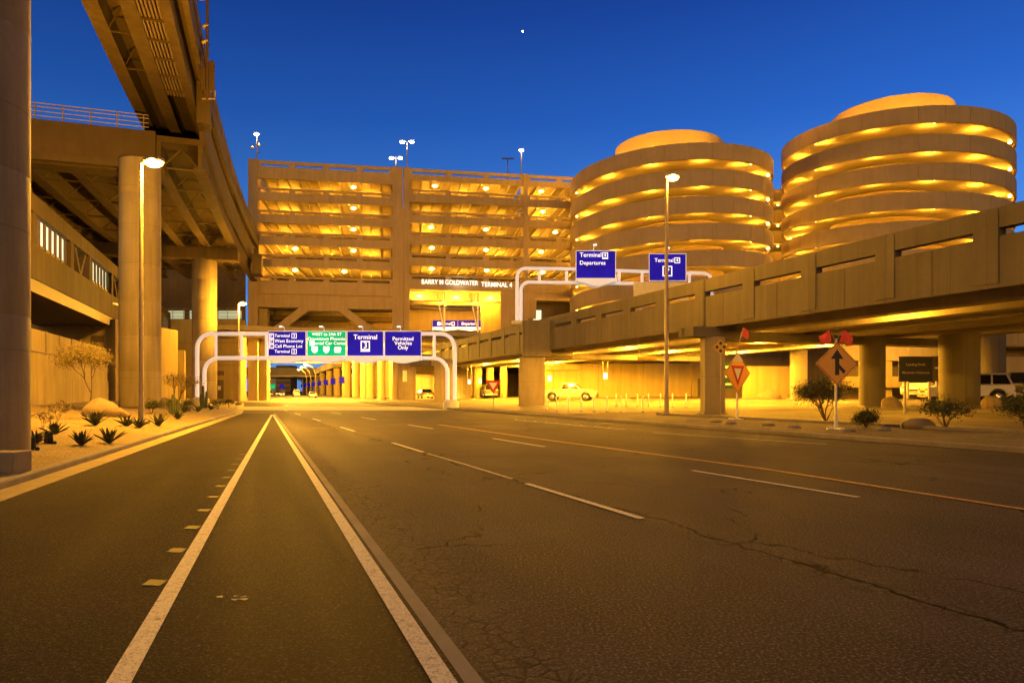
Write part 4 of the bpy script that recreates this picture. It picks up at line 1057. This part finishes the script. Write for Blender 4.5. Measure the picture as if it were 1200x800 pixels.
# ------------------------------------------------------------------ street lamps
def street_lamp(label, px, py_head, py_pole, Y, zb, power, r=.095, side=1, group='street lamps', col=(1, .43, .022), hpx=10, mat='lamp'):
    x = (px-600)/F*Y; zt = CAMZ+(HZ-py_head)/F*Y; hx = x+side*hpx/F*Y
    t = thing('street_lamp', label, 'street lamp', (x, Y, zb), group)
    MB().tube([(x, Y, zb+.05), (x, Y, zb+1.2), (x, Y, zt+.02)], [r*1.15, r, r*.62], 12).build('pole', M['pole'], t, smooth=60)
    MB().box(x-.24, x+.24, Y-.24, Y+.24, zb-.15, zb+.09).build('base_plate', M['kerb'], t, bevel=.02)
    mb = MB().tube([(x, Y, zt-.05), (x+side*.1, Y, zt+.05), (hx-side*.3, Y, zt+.12)], .05, 8); mb.build('arm', M['pole'], t, smooth=60)
    h = MB().box(hx-.36, hx+.36, Y-.2, Y+.2, zt+.06, zt+.24).build('lamp_head', M['pole'], t, bevel=.05)
    mb = MB().ball((hx, Y, zt+.06), .27, 12, (1.35, .9, .75)); mb.build('bulb', M[mat], h)
    light('lamp_or_fill_light', (hx, Y, zt-.35), power, col, .25, t)
x = (165-600)/F*27.7; street_lamp('tall street lamp with a dazzling orange head on the left gravel bank', 165.5, 192, 190, 27.7, zL(x, 27.7)+.02, 23000, hpx=15)
x = (280-600)/F*70; street_lamp('far street lamp left of the main gantry, before the garage leg', 279.5, 356, 352, 70, .3, 11000, .11, hpx=5)
x = (784-600)/F*38; street_lamp('tallest street lamp, standing right of the bollards before the overpass', 781, 209, 207, 38, zR(x, 38), 4000, .13, hpx=7)
x = (1066-600)/F*54; street_lamp('small glowing street lamp under the overpass behind the dark dock sign', 1064, 390, 389, 54, zR(x, 54), 5000, .09, hpx=4, mat='lamp')
# ------------------------------------------------------------------ roadside signs on the island
def flag(fr, a, c, s, wob):
    mb = MB(); n = 5
    for i in range(n+1):
        for j in range(n+1):
            u, v = i/n, j/n; mb.v.append(fr(a+s*(u*.40+.10*(v-.5)), .06*math.sin(6*u+wob)+.03*math.cos(5*v), c+.44*(v-.5)*(1-.25*u)-.16*u*u+.05*math.sin(4*u+wob)))
    for i in range(n):
        for j in range(n): q = i*(n+1)+j; mb.f.append((q, q+1, q+n+2, q+n+1))
    return mb
def diamond_sign(label, px, pyc, Y, half, rz, zb, flags, kind, pole_to):
    x = (px-600)/F*Y; z = CAMZ+(HZ-pyc)/F*Y; t = thing('warning_sign', label, 'road sign', (x, Y, zb))
    fr = frame((x, Y, 0), (math.cos(rz), math.sin(rz), 0), (-math.sin(rz), math.cos(rz), 0))
    p = MB().prism([(0, z-half), (half, z), (0, z+half), (-half, z)], 0, .02, lambda a, c, b: fr(a, b, c)).build('panel', M['orange'], t, bevel=.006)
    h2 = half*.93
    mb = MB(); h1 = half*.965
    for q in ((0, -1, 1, 0), (1, 0, 0, 1), (0, 1, -1, 0), (-1, 0, 0, -1)):
        mb.add([fr(q[0]*h2, -.004, z+q[1]*h2), fr(q[2]*h2, -.004, z+q[3]*h2), fr(q[2]*h1, -.004, z+q[3]*h1), fr(q[0]*h1, -.004, z+q[1]*h1)], [(0, 1, 2, 3)])
    mb.build('border', M['black'], p, recalc=False)
    mb = MB(); w = half
    def P(pts, m): m.add([fr(a*w, -.006, z+c*w) for a, c in pts], [tuple(range(len(pts)))])
    if kind == 'merge':
        P([(-.10, -.52), (.10, -.52), (.10, .25), (-.10, .25)], mb); P([(-.30, .22), (.30, .22), (0, .66)], mb)
        P([(.10, -.02), (.10, -.24), (.30, -.46), (.40, -.34)], mb); mb.build('arrow', M['black'], p, recalc=False)
    else:
        P([(-.52, .36), (.52, .36), (0, -.62)], mb); mb.build('triangle', M['red'], p, recalc=False)
        mb = MB(); mb.add([fr(a*w, -.009, z+c*w) for a, c in ((-.28, .22), (.28, .22), (0, -.34))], [(0, 1, 2)]); mb.build('inner_triangle', M['white'], p, recalc=False)
        mb = MB(); P([(-.42, .60), (0, 1.0), (.42, .60), (.36, .56), (-.36, .56)], mb); mb.build('tip_flap', M['grey'], p, recalc=False)
    mb = MB().tube([(x, Y+.09, zb), (x, Y+.09, z+half+.12)], .045, 8); mb.build('post', M['white'], t, smooth=60)
    mb = MB(); mb.beam(fr(-.32, .12, zb+.03), fr(.32, .12, zb+.03), .10, .06); mb.beam(fr(0, -.3, zb+.03), fr(0, .5, zb+.03), .10, .06); mb.tube([(x, Y+.09, zb), (x, Y+.09, zb+.5)], .075, 8)
    mb.build('foot', M['white'], t)
    for i, (a, c, wob) in enumerate(flags):
        f_ = flag(fr, a, z+half+c, 1 if a >= 0 else -1, wob).build('flag', M['flag'], t, recalc=False)
        MB().beam(fr(0, .09, z+half-.05), fr(a, .02, z+half+c+.25), .03, .03).build('flag_stick', M['pipe'], f_)
    return t
x = (981-600)/F*25; diamond_sign('orange merge warning diamond with a black arrow and two red flags', 981, 426, 25, .80, .05, zR(x, 25), ((.16, .17, .6), (-.22, .20, 2.2)), 'merge', 502)
x = (864-600)/F*32.5; diamond_sign('orange diamond with a red yield triangle turned partly away, single red flag', 864.5, 437, 32.5, .98, .62, zR(x, 32.5), ((.45, .95, 1.2),), 'yield', 492)
Y = 55.; x = (578-600)/F*Y; zb = zR(x, Y); z = CAMZ+(HZ-453)/F*Y
t = thing('yield_sign', 'red and white yield triangle on a thin post left of the broad overpass pier', 'road sign', (x, Y, zb))
p = MB().prism([(-.62, z+.5), (.62, z+.5), (0, z-.58)], 0, .02, lambda a, c, b: (x+a, Y+b, c)).build('panel', M['red'], t)
mb = MB(); mb.add([(x+a, Y-.006, z+c) for a, c in ((-.33, .33), (.33, .33), (0, -.24))], [(0, 1, 2)]); mb.build('inner_triangle', M['white'], p, recalc=False)
MB().tube([(x, Y+.08, zb-.05), (x, Y+.08, z+.4)], .04, 8).build('post', M['pole'], t)
Y = 36.; x = (844.5-600)/F*Y; zb = zR(x, Y); z = CAMZ+(HZ-406.5)/F*Y
t = thing('marker_sign', 'small yellow diamond marker with black dots on a tall thin post before the overpass pier', 'road sign', (x, Y, zb))
p = MB().prism([(0, z-.42), (.42, z), (0, z+.42), (-.42, z)], 0, .02, lambda a, c, b: (x+a, Y+b, c)).build('panel', M['yellow'], t)
mb = MB()
for a, c in ((0, .2), (-.19, 0), (.19, 0), (0, -.2)): mb.add([(x+a+.085*math.cos(i*PI/6), Y-.006, z+c+.085*math.sin(i*PI/6)) for i in range(12)], [tuple(range(12))])
mb.build('dot', M['black'], p, recalc=False)
MB().tube([(x+.02, Y+.08, zb-.05), (x+.02, Y+.08, z+.35)], .035, 8).build('post', M['pole'], t)
Y = 46.; x = (853-600)/F*Y; zb = zR(x, Y); k = Y/F
t = thing('green_guide_sign', 'dark green guide board partly hidden behind the turned orange yield sign', 'road sign', (x, Y, zb))
p = MB().box(x-.55, x+.75, Y, Y+.04, CAMZ+(HZ-455)*k, CAMZ+(HZ-425)*k).build('panel', M['dgreen'], t)
for c in (430, 441, 450):
    z = CAMZ+(HZ-c)*k; MB().box(x-.38, x+.5-(c == 441)*.4, Y-.01, Y-.002, z-.07, z+.07).build('white_mark', M['white'], p)
mb = MB()
for a in (-.45, .65): mb.tube([(x+a, Y+.08, zb-.05), (x+a, Y+.08, CAMZ+(HZ-427)*k)], .04, 6)
mb.build('post', M['pole'], t)
Y = 34.; k = Y/F; x0, x1 = (1053.5-600)*k, (1093-600)*k; zb = zR((x0+x1)/2, Y)
t = thing('dock_sign', 'dark rectangular loading dock and clearance board on two posts under the overpass', 'sign', ((x0+x1)/2, Y, zb))
p = MB().box(x0, x1, Y, Y+.05, CAMZ+(HZ-447)*k, CAMZ+(HZ-417.5)*k).build('panel', M['dsign'], t, bevel=.01)
mb = MB(); fr = frame((0, Y-.008, 0), (1, 0, 0), (0, 1, 0)); put_text(mb, 'Loading Dock', fr, (x0+x1)/2, CAMZ+(HZ-427)*k, .17); put_text(mb, 'Maximum Clearance', fr, (x0+x1)/2, CAMZ+(HZ-436.5)*k, .17, width=1.35)
mb.build('lettering', M['pipe'], p, recalc=False)
mb = MB()
for a in (x0+.35, x1-.1): mb.box(a-.05, a+.05, Y+.06, Y+.14, zb-.05, CAMZ+(HZ-420)*k)
mb.build('post', M['pole'], t)
Y = 44.; k = Y/F; x = (1099-600)*k
t = thing('arrow_sign', 'dim board with a pale arrow just right of the dark dock sign', 'sign', (x, Y, zR(x, Y)))
p = MB().box(x-.35, x+.35, Y, Y+.04, CAMZ+(HZ-447)*k, CAMZ+(HZ-417)*k).build('panel', M['dwall'], t)
z = CAMZ+(HZ-431)*k; mb = MB(); mb.add([(x+a, Y-.006, z+c) for a, c in ((-.2, -.05), (.02, -.05), (.02, -.2), (.26, 0), (.02, .2), (.02, .05), (-.2, .05))], [tuple(range(7))]); mb.build('arrow', M['white'], p, recalc=False)
MB().box(x-.05, x+.05, Y+.05, Y+.12, zR(x, Y)-.05, CAMZ+(HZ-420)*k).build('post', M['pole'], t)
# hanging boards under the overpass
for px, py, Y, lab in ((644, 443, 66, 'white hanging board above the pickup'), (709.5, 440, 64, 'white hanging board right of the pickup, under the overpass'), (550, 447, 88, 'left small white hanging board behind the gantry leg'), (562.5, 446, 86, 'small white hanging board nearest the yield sign')):
    k = Y/F; x = (px-600)*k; z = CAMZ+(HZ-py)*k
    t = thing('hanging_sign', lab, 'sign', (x, Y, z)); MB().box(x-.19, x+.19, Y, Y+.05, z-.32, z+.26).build('panel', M['letter'], t)
    mb = MB()
    for a in (-.2, .2): mb.tube([(x+a, Y+.02, z+.26), (x+a*1.4, Y+.02, 5.0)], .025, 6)
    mb.build('rod', M['pipe'], t)
for px0, px1, py, Y, lab in ((747, 770, 420, 47, 'short yellow clearance bar hanging under the overpass right of the pickup'), (851, 918, 404.5, 41, 'long orange clearance bar hanging behind the turned yield sign')):
    k = Y/F; z = CAMZ+(HZ-py)*k; a, b = (px0-600)*k, (px1-600)*k
    t = thing('clearance_bar', lab, 'clearance bar', ((a+b)/2, Y, z)); MB().tube([(a, Y, z), (b, Y, z)], .11, 12).build('bar', M['yellow'], t, smooth=60)
    mb = MB()
    for q in (.06, .94): mb.tube([(a+(b-a)*q, Y, z), (a+(b-a)*q, Y, 5.3)], .025, 6)
    mb.build('hanger', M['pipe'], t)
# delineator posts
fronts = [(641, 48), (652, 47.4), (666, 46.8), (681, 46), (696, 45.2), (711.5, 44.4), (728, 43.6), (753.5, 42.6)]
backs = [(722, 54), (734, 53), (747, 52), (760, 51), (774, 50), (788, 49), (804, 48)]
b0 = None
for row, L in (('front', fronts), ('rear', backs)):
    for i, (px, Y) in enumerate(L):
        x = (px-600)/F*Y; z = zR(x, Y)
        lab = f"{ordn[i]} white post from the left in the {row} row of lane posts before the overpass"
        if b0 is None:
            b0 = thing('delineator_post', lab, 'bollard', (0, 0, 0), 'white delineator posts')
            MB().tube([(0, 0, .03), (0, 0, .98), (0, 0, 1.0)], [.05, .05, .03], 10).build('tube', M['white'], b0, smooth=50)
            MB().tube([(0, 0, -.02), (0, 0, .03), (0, 0, .05)], [.13, .12, .06], 10).build('base', M['black'], b0)
            b0.location = (x, Y, z)
        else: dup(b0, (x, Y, z), 0, lab)
# road reflectors
mbr = []
for i, (a, b) in enumerate(zip([(.2, 37.5)]*9, range(9))):
    q = b/9; x = .2+4.5*q; y = 37.5-9.3*q
    o = MB().prism([(-.07, 0), (.07, 0), (.04, .03), (-.04, .03)], -.05, .05, lambda a, c, d: (a, d, c+.013)).build('road_stud', M['white'])
    o.location = (x, y, 0); tag(o, f'{ordn[i]} farthest raised road stud along the white edge line before the turned yield sign' if i else 'farthest raised road stud along the white edge line near the bollards', 'road stud', 'raised road studs')
# ------------------------------------------------------------------ plants and rocks on the island
def rpt(px, Y):
    x = (px-600)/F*Y; return x, Y, zR(x, Y)
x, y, z = rpt(968, 29.5); bush('leafy_shrub', 'tall loose green shrub behind the merge sign', 'shrub', (x, y, z), 41, 1.9, .03, 4, 3600, .05, .17, 'leaf', .8, 7, None, 3)
x, y, z = rpt(1015, 25.6); bush('round_shrub', 'small dense clipped dark shrub right of the merge sign post', 'shrub', (x, y, z), 42, .62, .03, 3, 2600, .04, .12, 'leaf', 1.1, 5)
x, y, z = rpt(1078, 24.9); boulder('large round mossy boulder beside the clipped shrub on the island', x, y, z-.05, .72, .55, .42, 33)
x, y, z = rpt(1108, 24.2); bush('leafy_shrub', 'spreading green shrub with bare lower twigs right of the round boulder', 'shrub', (x, y, z), 44, 1.15, .02, 4, 2200, .04, .13, 'leaf', .95, 6, None, 3)
x, y, z = rpt(1196, 22.5); bush('leafy_shrub', 'large dark leafy bush cut by the right edge of the view', 'shrub', (x+.2, y, z), 45, 1.25, .025, 4, 3400, .045, .15, 'leaf', .95, 7, None, 3)
x, y, z = rpt(1163, 38); boulder('rough boulder in front of the rear wheel of the white estate vehicle', x, y, z, .7, .5, .55, 51)
x, y, z = rpt(1128, 36.5); boulder('flat rocks at the foot of the thick dark column', x, y, z, .8, .4, .25, 53)
x, y, z = rpt(1046, 39); boulder('dark sloping rock right of the dark round column', x, y, z, .75, .5, .6, 55)
for i, (px, Y) in enumerate(((857, 29.6), (900, 28.2), (995, 24.0), (1036, 24.1), (930, 26.4), (838, 31.0))):
    x, y, z = rpt(px, Y); boulder(('small pale stone left of the yield post foot', 'small pale stone between the two orange signs', 'flat white stone right of the merge sign foot', 'flat white stone below the clipped shrub', 'small stone on the kerb left of the merge sign', 'small stone at the island tip near the pier')[i], x, y, z-.03, .32, .2, .12, 60+i, mat='kerb')
# ------------------------------------------------------------------ vehicles
def arch(x, r, zc, n=7): return [(x+r*math.cos(PI-PI*i/n), zc+r*math.sin(PI-PI*i/n)) for i in range(n+1)]
def vehicle(name, label, cat, prof_low, cabin, L, W, wheels, wr, paint, loc, rz, lights_on=False, group=None, bed=None, plate=True):
    """side profiles are drawn in (x forward, z up); the body is left-right symmetric"""
    t = thing(name, label, cat, (0, 0, 0), group); h = W/2
    side = lambda a, b, c: (a, c, b)
    mb = MB().prism(prof_low, -h, h, side); body = mb.build('body', paint, t, smooth=30, bevel=.05)
    zt = max(p[1] for p in cabin); zb = min(p[1] for p in cabin)
    ins = lambda z: h-.04-.20*(z-zb)/(zt-zb)
    n = len(cabin); mb = MB()
    mb.add([(a, -ins(b), b) for a, b in cabin]+[(a, ins(b), b) for a, b in cabin], [tuple(range(n)), tuple(range(2*n-1, n-1, -1))]+[(i, (i+1) % n, n+(i+1) % n, n+i) for i in range(n)])
    mb.build('cabin', paint, t, smooth=30, bevel=.04)
    # glass: side lights and both screens, a little proud
    x0b, x0t, x1t, x1b = cabin[0][0], cabin[1][0], cabin[-2][0], cabin[-1][0]
    def lerp(a, b, q): return a+(b-a)*q
    za, zc = lerp(zb, zt, .12), lerp(zb, zt, .86)
    def xl(q): return lerp(x0b, x0t, q)
    def xr(q): return lerp(x1b, x1t, q)
    spans = 2 if (x1t-x0t) < 1.9 else 3
    for s in (-1, 1):
        for i in range(spans):
            fa, fz = (i+.06)/spans, (i+.94)/spans
            pts = []
            for q, z in ((.12, za), (.86, zc)):
                l, r_ = xl(q)+.1, xr(q)-.1; pts.append((lerp(l, r_, fa), z)); pts.append((lerp(l, r_, fz), z))
            o = MB(); o.add([(p[0], s*(ins(p[1])+.012), p[1]) for p in (pts[0], pts[1], pts[3], pts[2])], [(0, 1, 2, 3)]); o.build('window', M['glass'], t, recalc=False)
    for (xa, xb, sg) in ((x0b, x0t, -1), (x1b, x1t, 1)):
        o = MB(); q0, q1 = .12, .9; e = .02*sg
        o.add([(lerp(xa, xb, q)+e, y*(ins(lerp(zb, zt, q))-.1), lerp(zb, zt, q)+.012) for q, y in ((q0, -1), (q0, 1), (q1, 1), (q1, -1))], [(0, 1, 2, 3)])
        o.build('windscreen' if sg > 0 else 'rear_window', M['glass'], t, recalc=False)
    for xw in wheels:
        for s in (-1, 1):
            y0 = s*(h-.22); y1 = s*(h-.0)
            w_ = MB().tube([(xw, y0, wr), (xw, y0+s*.03, wr), (xw, y1-s*.03, wr), (xw, y1, wr)], [wr*.9, wr, wr, wr*.9], 22).build('wheel', M['rubber'], t, smooth=40)
            MB().tube([(xw, y1-s*.01, wr), (xw, y1+s*.012, wr)], [wr*.62, wr*.55], 18).build('rim', M['chrome'], w_, smooth=40)
    xf, xk = max(p[0] for p in prof_low), min(p[0] for p in prof_low)
    zl_ = lerp(min(p[1] for p in prof_low), zb, .68)
    for s in (-1, 1):
        MB().box(xf-.10, xf+.015, s*(h-.26)-.16, s*(h-.26)+.16, zl_-.08, zl_+.08).build('headlight', M['head'] if lights_on else M['chrome'], t, bevel=.02)
        MB().box(xk-.015, xk+.08, s*(h-.16)-.1, s*(h-.16)+.1, zl_-.12, zl_+.16).build('taillight', M['tail'] if lights_on else M['red'], t, bevel=.02)
    MB().box(xf-.03, xf+.06, -h+.12, h-.12, .36, .56).build('front_bumper', M['chrome'], t, bevel=.03)
    MB().box(xk-.06, xk+.03, -h+.12, h-.12, .36, .56).build('rear_bumper', M['chrome'], t, bevel=.03)
    MB().box(xf+.0, xf+.012, -.45, .45, .66, .82).build('grille', M['black'], t)
    if plate: MB().box(xk-.075, xk-.061, -.16, .16, .6, .75).build('number_plate', M['white'], t)
    if bed:
        MB().box(bed[0], bed[1], -h+.12, h-.12, bed[2]-.02, bed[2]+.006).build('load_bed', M['black'], t)
    for s in (-1, 1): MB().box(x1b-.35, x1b-.15, s*h+(-.02 if s < 0 else .0)-.07*(s < 0), s*h+.02+.07*(s > 0), zb+.02, zb+.18).build('mirror', paint, t, bevel=.02)
    t.location = loc; t.rotation_euler = (0, 0, rz); return t
PT = {n: plain(n+'_car_paint', c, .28, .1, .04) for n, c in (('white', (.46, .46, .46)), ('silver', (.45, .45, .45)), ('tan', (.5, .42, .3)), ('dark', (.07, .065, .065)), ('red', (.35, .03, .03)))}
def sedan(label, loc, rz, col, **k):
    wr = .33; low = [(-2.3, .55), (-2.28, .32)]+arch(-1.4, .40, .32)+arch(1.4, .40, .32)+[(2.2, .28), (2.32, .5), (2.25, .74), (1.2, .92), (-1.6, .97), (-2.25, .92)]
    return vehicle('sedan_car', label, 'car', low, [(-1.75, .93), (-1.1, 1.42), (.35, 1.45), (1.2, .90)], 4.6, 1.8, (-1.4, 1.4), wr, PT[col], loc, rz, **k)
def suv(label, loc, rz, col, name='estate_car', **k):
    wr = .40; low = [(-2.5, .62), (-2.48, .42)]+arch(-1.5, .48, .42)+arch(1.5, .48, .42)+[(2.35, .38), (2.5, .62), (2.45, 1.02), (1.35, 1.16), (-2.45, 1.2)]
    return vehicle(name, label, 'car', low, [(-2.42, 1.15), (-2.12, 1.9), (.45, 1.92), (1.25, 1.12)], 5.0, 1.98, (-1.5, 1.5), wr, PT[col], loc, rz, **k)
def pickup(label, loc, rz, col, **k):
    wr = .42; low = [(-2.85, .66), (-2.82, .46)]+arch(-1.75, .5, .45)+arch(1.75, .5, .45)+[(2.7, .42), (2.85, .66), (2.8, 1.06), (1.45, 1.2), (-2.82, 1.22)]
    return vehicle('pickup_truck', label, 'pickup', low, [(-.95, 1.17), (-.72, 1.86), (.55, 1.88), (1.35, 1.16)], 5.7, 1.98, (-1.75, 1.75), wr, PT[col], loc, rz, bed=(-2.7, -1.1, 1.22), **k)
def van(label, loc, rz, col, **k):
    wr = .38; low = [(-2.7, .6), (-2.68, .4)]+arch(-1.7, .46, .40)+arch(1.75, .46, .40)+[(2.5, .38), (2.66, .6), (2.6, 1.05), (2.0, 1.25), (-2.7, 1.25)]
    return vehicle('van', label, 'van', low, [(-2.68, 1.2), (-2.6, 2.15), (1.15, 2.2), (2.05, 1.22)], 5.4, 2.0, (-1.7, 1.75), wr, PT[col], loc, rz, **k)
def on(px, Y): x = (px-600)/F*Y; return (x, Y, zR(x, Y)+.012)
pickup('pale pickup truck driving right under the overpass in front of the yellow wall', on(668, 71), -.25, 'white')
van('white van facing the road behind the dark dock sign', on(1083, 57), -2.4, 'white')
suv('white estate vehicle half hidden behind the thick dark column', on(1131, 44.5), 2.9, 'white')
suv('dark grey estate car parked at the right edge seen from behind', on(1190, 46.5), 1.15, 'dark')
def tn(px, Y): return ((px-600)/F*Y, Y, 0)
sedan('tan car standing at the right side of the bright tunnel road', tn(366, 165), PI/2+.35, 'tan', lights_on=True)
van('pale van farther along the tunnel road', tn(347, 215), PI/2+.36, 'white')
sedan('small pale car in the middle of the far tunnel road', tn(330, 225), -PI/2+.36, 'white', lights_on=True)
sedan('far red car at the left side of the tunnel road', tn(316.5, 262), PI/2+.36, 'red')
sedan('distant silver car behind the red one at the tunnel road end', tn(325, 285), PI/2+.36, 'silver')
suv('dark car parked below the overpass left of the yield sign', on(572, 97), 1.8, 'dark')
sedan('dark car parked between the garage pier and the gantry leg', on(498, 106), 1.9, 'dark')
# ------------------------------------------------------------------ camera, sky, sun
cam = bpy.data.cameras.new('camera'); co = bpy.data.objects.new('camera', cam); C.objects.link(co)
co.location = (0, 0, CAMZ); co.rotation_euler = (PI/2, 0, 0); cam.lens = 24; cam.sensor_width = 36; cam.shift_y = (HZ-400)/1200; cam.clip_end = 6000; cam.clip_start = .1
sc = bpy.context.scene; sc.camera = co
w = bpy.data.worlds.new('World'); sc.world = w; w.use_nodes = True; nt = w.node_tree; bg = nt.nodes['Background']
sky = N(nt, 'ShaderNodeTexSky', sky_type='NISHITA'); sky.sun_disc = False; sky.sun_elevation = math.radians(-2); sky.sun_rotation = math.radians(200)
sky.altitude = 300; sky.ozone_density = 4
tcn = N(nt, 'ShaderNodeTexCoord'); sp = N(nt, 'ShaderNodeSeparateXYZ'); nt.links.new(tcn.outputs['Generated'], sp.inputs[0])
rp = N(nt, 'ShaderNodeValToRGB'); e = rp.color_ramp.elements
e[0].position = 0; e[0].color = (.15, .39, .86, 1); e[1].position = .62; e[1].color = (.006, .024, .13, 1)
for p_, c_ in ((.10, (.115, .345, .85)), (.22, (.055, .225, .72)), (.36, (.019, .112, .50)), (.48, (.010, .058, .33))):
    q = e.new(p_); q.color = (*c_, 1)
nt.links.new(sp.outputs[2], rp.inputs[0])
front = maprange(nt, sp.outputs[1], .15, .62, 0, 1)
dk = maprange(nt, sp.outputs[0], -.75, .45, .62, 1.12)
vm = N(nt, 'ShaderNodeVectorMath', operation='SCALE'); nt.links.new(rp.outputs[0], vm.inputs[0]); nt.links.new(dk, vm.inputs['Scale'])
ns = N(nt, 'ShaderNodeVectorMath', operation='SCALE'); nt.links.new(sky.outputs[0], ns.inputs[0]); ns.inputs['Scale'].default_value = .02
ad = N(nt, 'ShaderNodeVectorMath', operation='ADD'); nt.links.new(vm.outputs[0], ad.inputs[0]); nt.links.new(ns.outputs[0], ad.inputs[1])
# the half of the sky behind the camera keeps the last warm, dim afterglow and the town's glow
aft = mixc(nt, maprange(nt, sp.outputs[2], 0, .7, 0, 1), (.05, .032, .022), (.105, .105, .118))
nt.links.new(mixc(nt, front, aft, ad.outputs[0]), bg.inputs['Color']); bg.inputs['Strength'].default_value = 1.0
sl = bpy.data.lights.new('sun', 'SUN'); sl.energy = .90; sl.angle = math.radians(25); sl.color = (1, .51, .16)
so = bpy.data.objects.new('sun', sl); C.objects.link(so); so.rotation_euler = (math.radians(83), 0, math.radians(12)); so.location = (10, -20, 40)
sc.view_settings.view_transform = 'Standard'; sc.view_settings.look = 'None'; sc.view_settings.exposure = 0
sc.render.engine = 'CYCLES'; sc.cycles.use_denoising = True; sc.cycles.max_bounces = 5; sc.cycles.diffuse_bounces = 3; sc.cycles.sample_clamp_indirect = 6; sc.cycles.use_light_tree = True
sc.cycles.caustics_reflective = False; sc.cycles.caustics_refractive = False
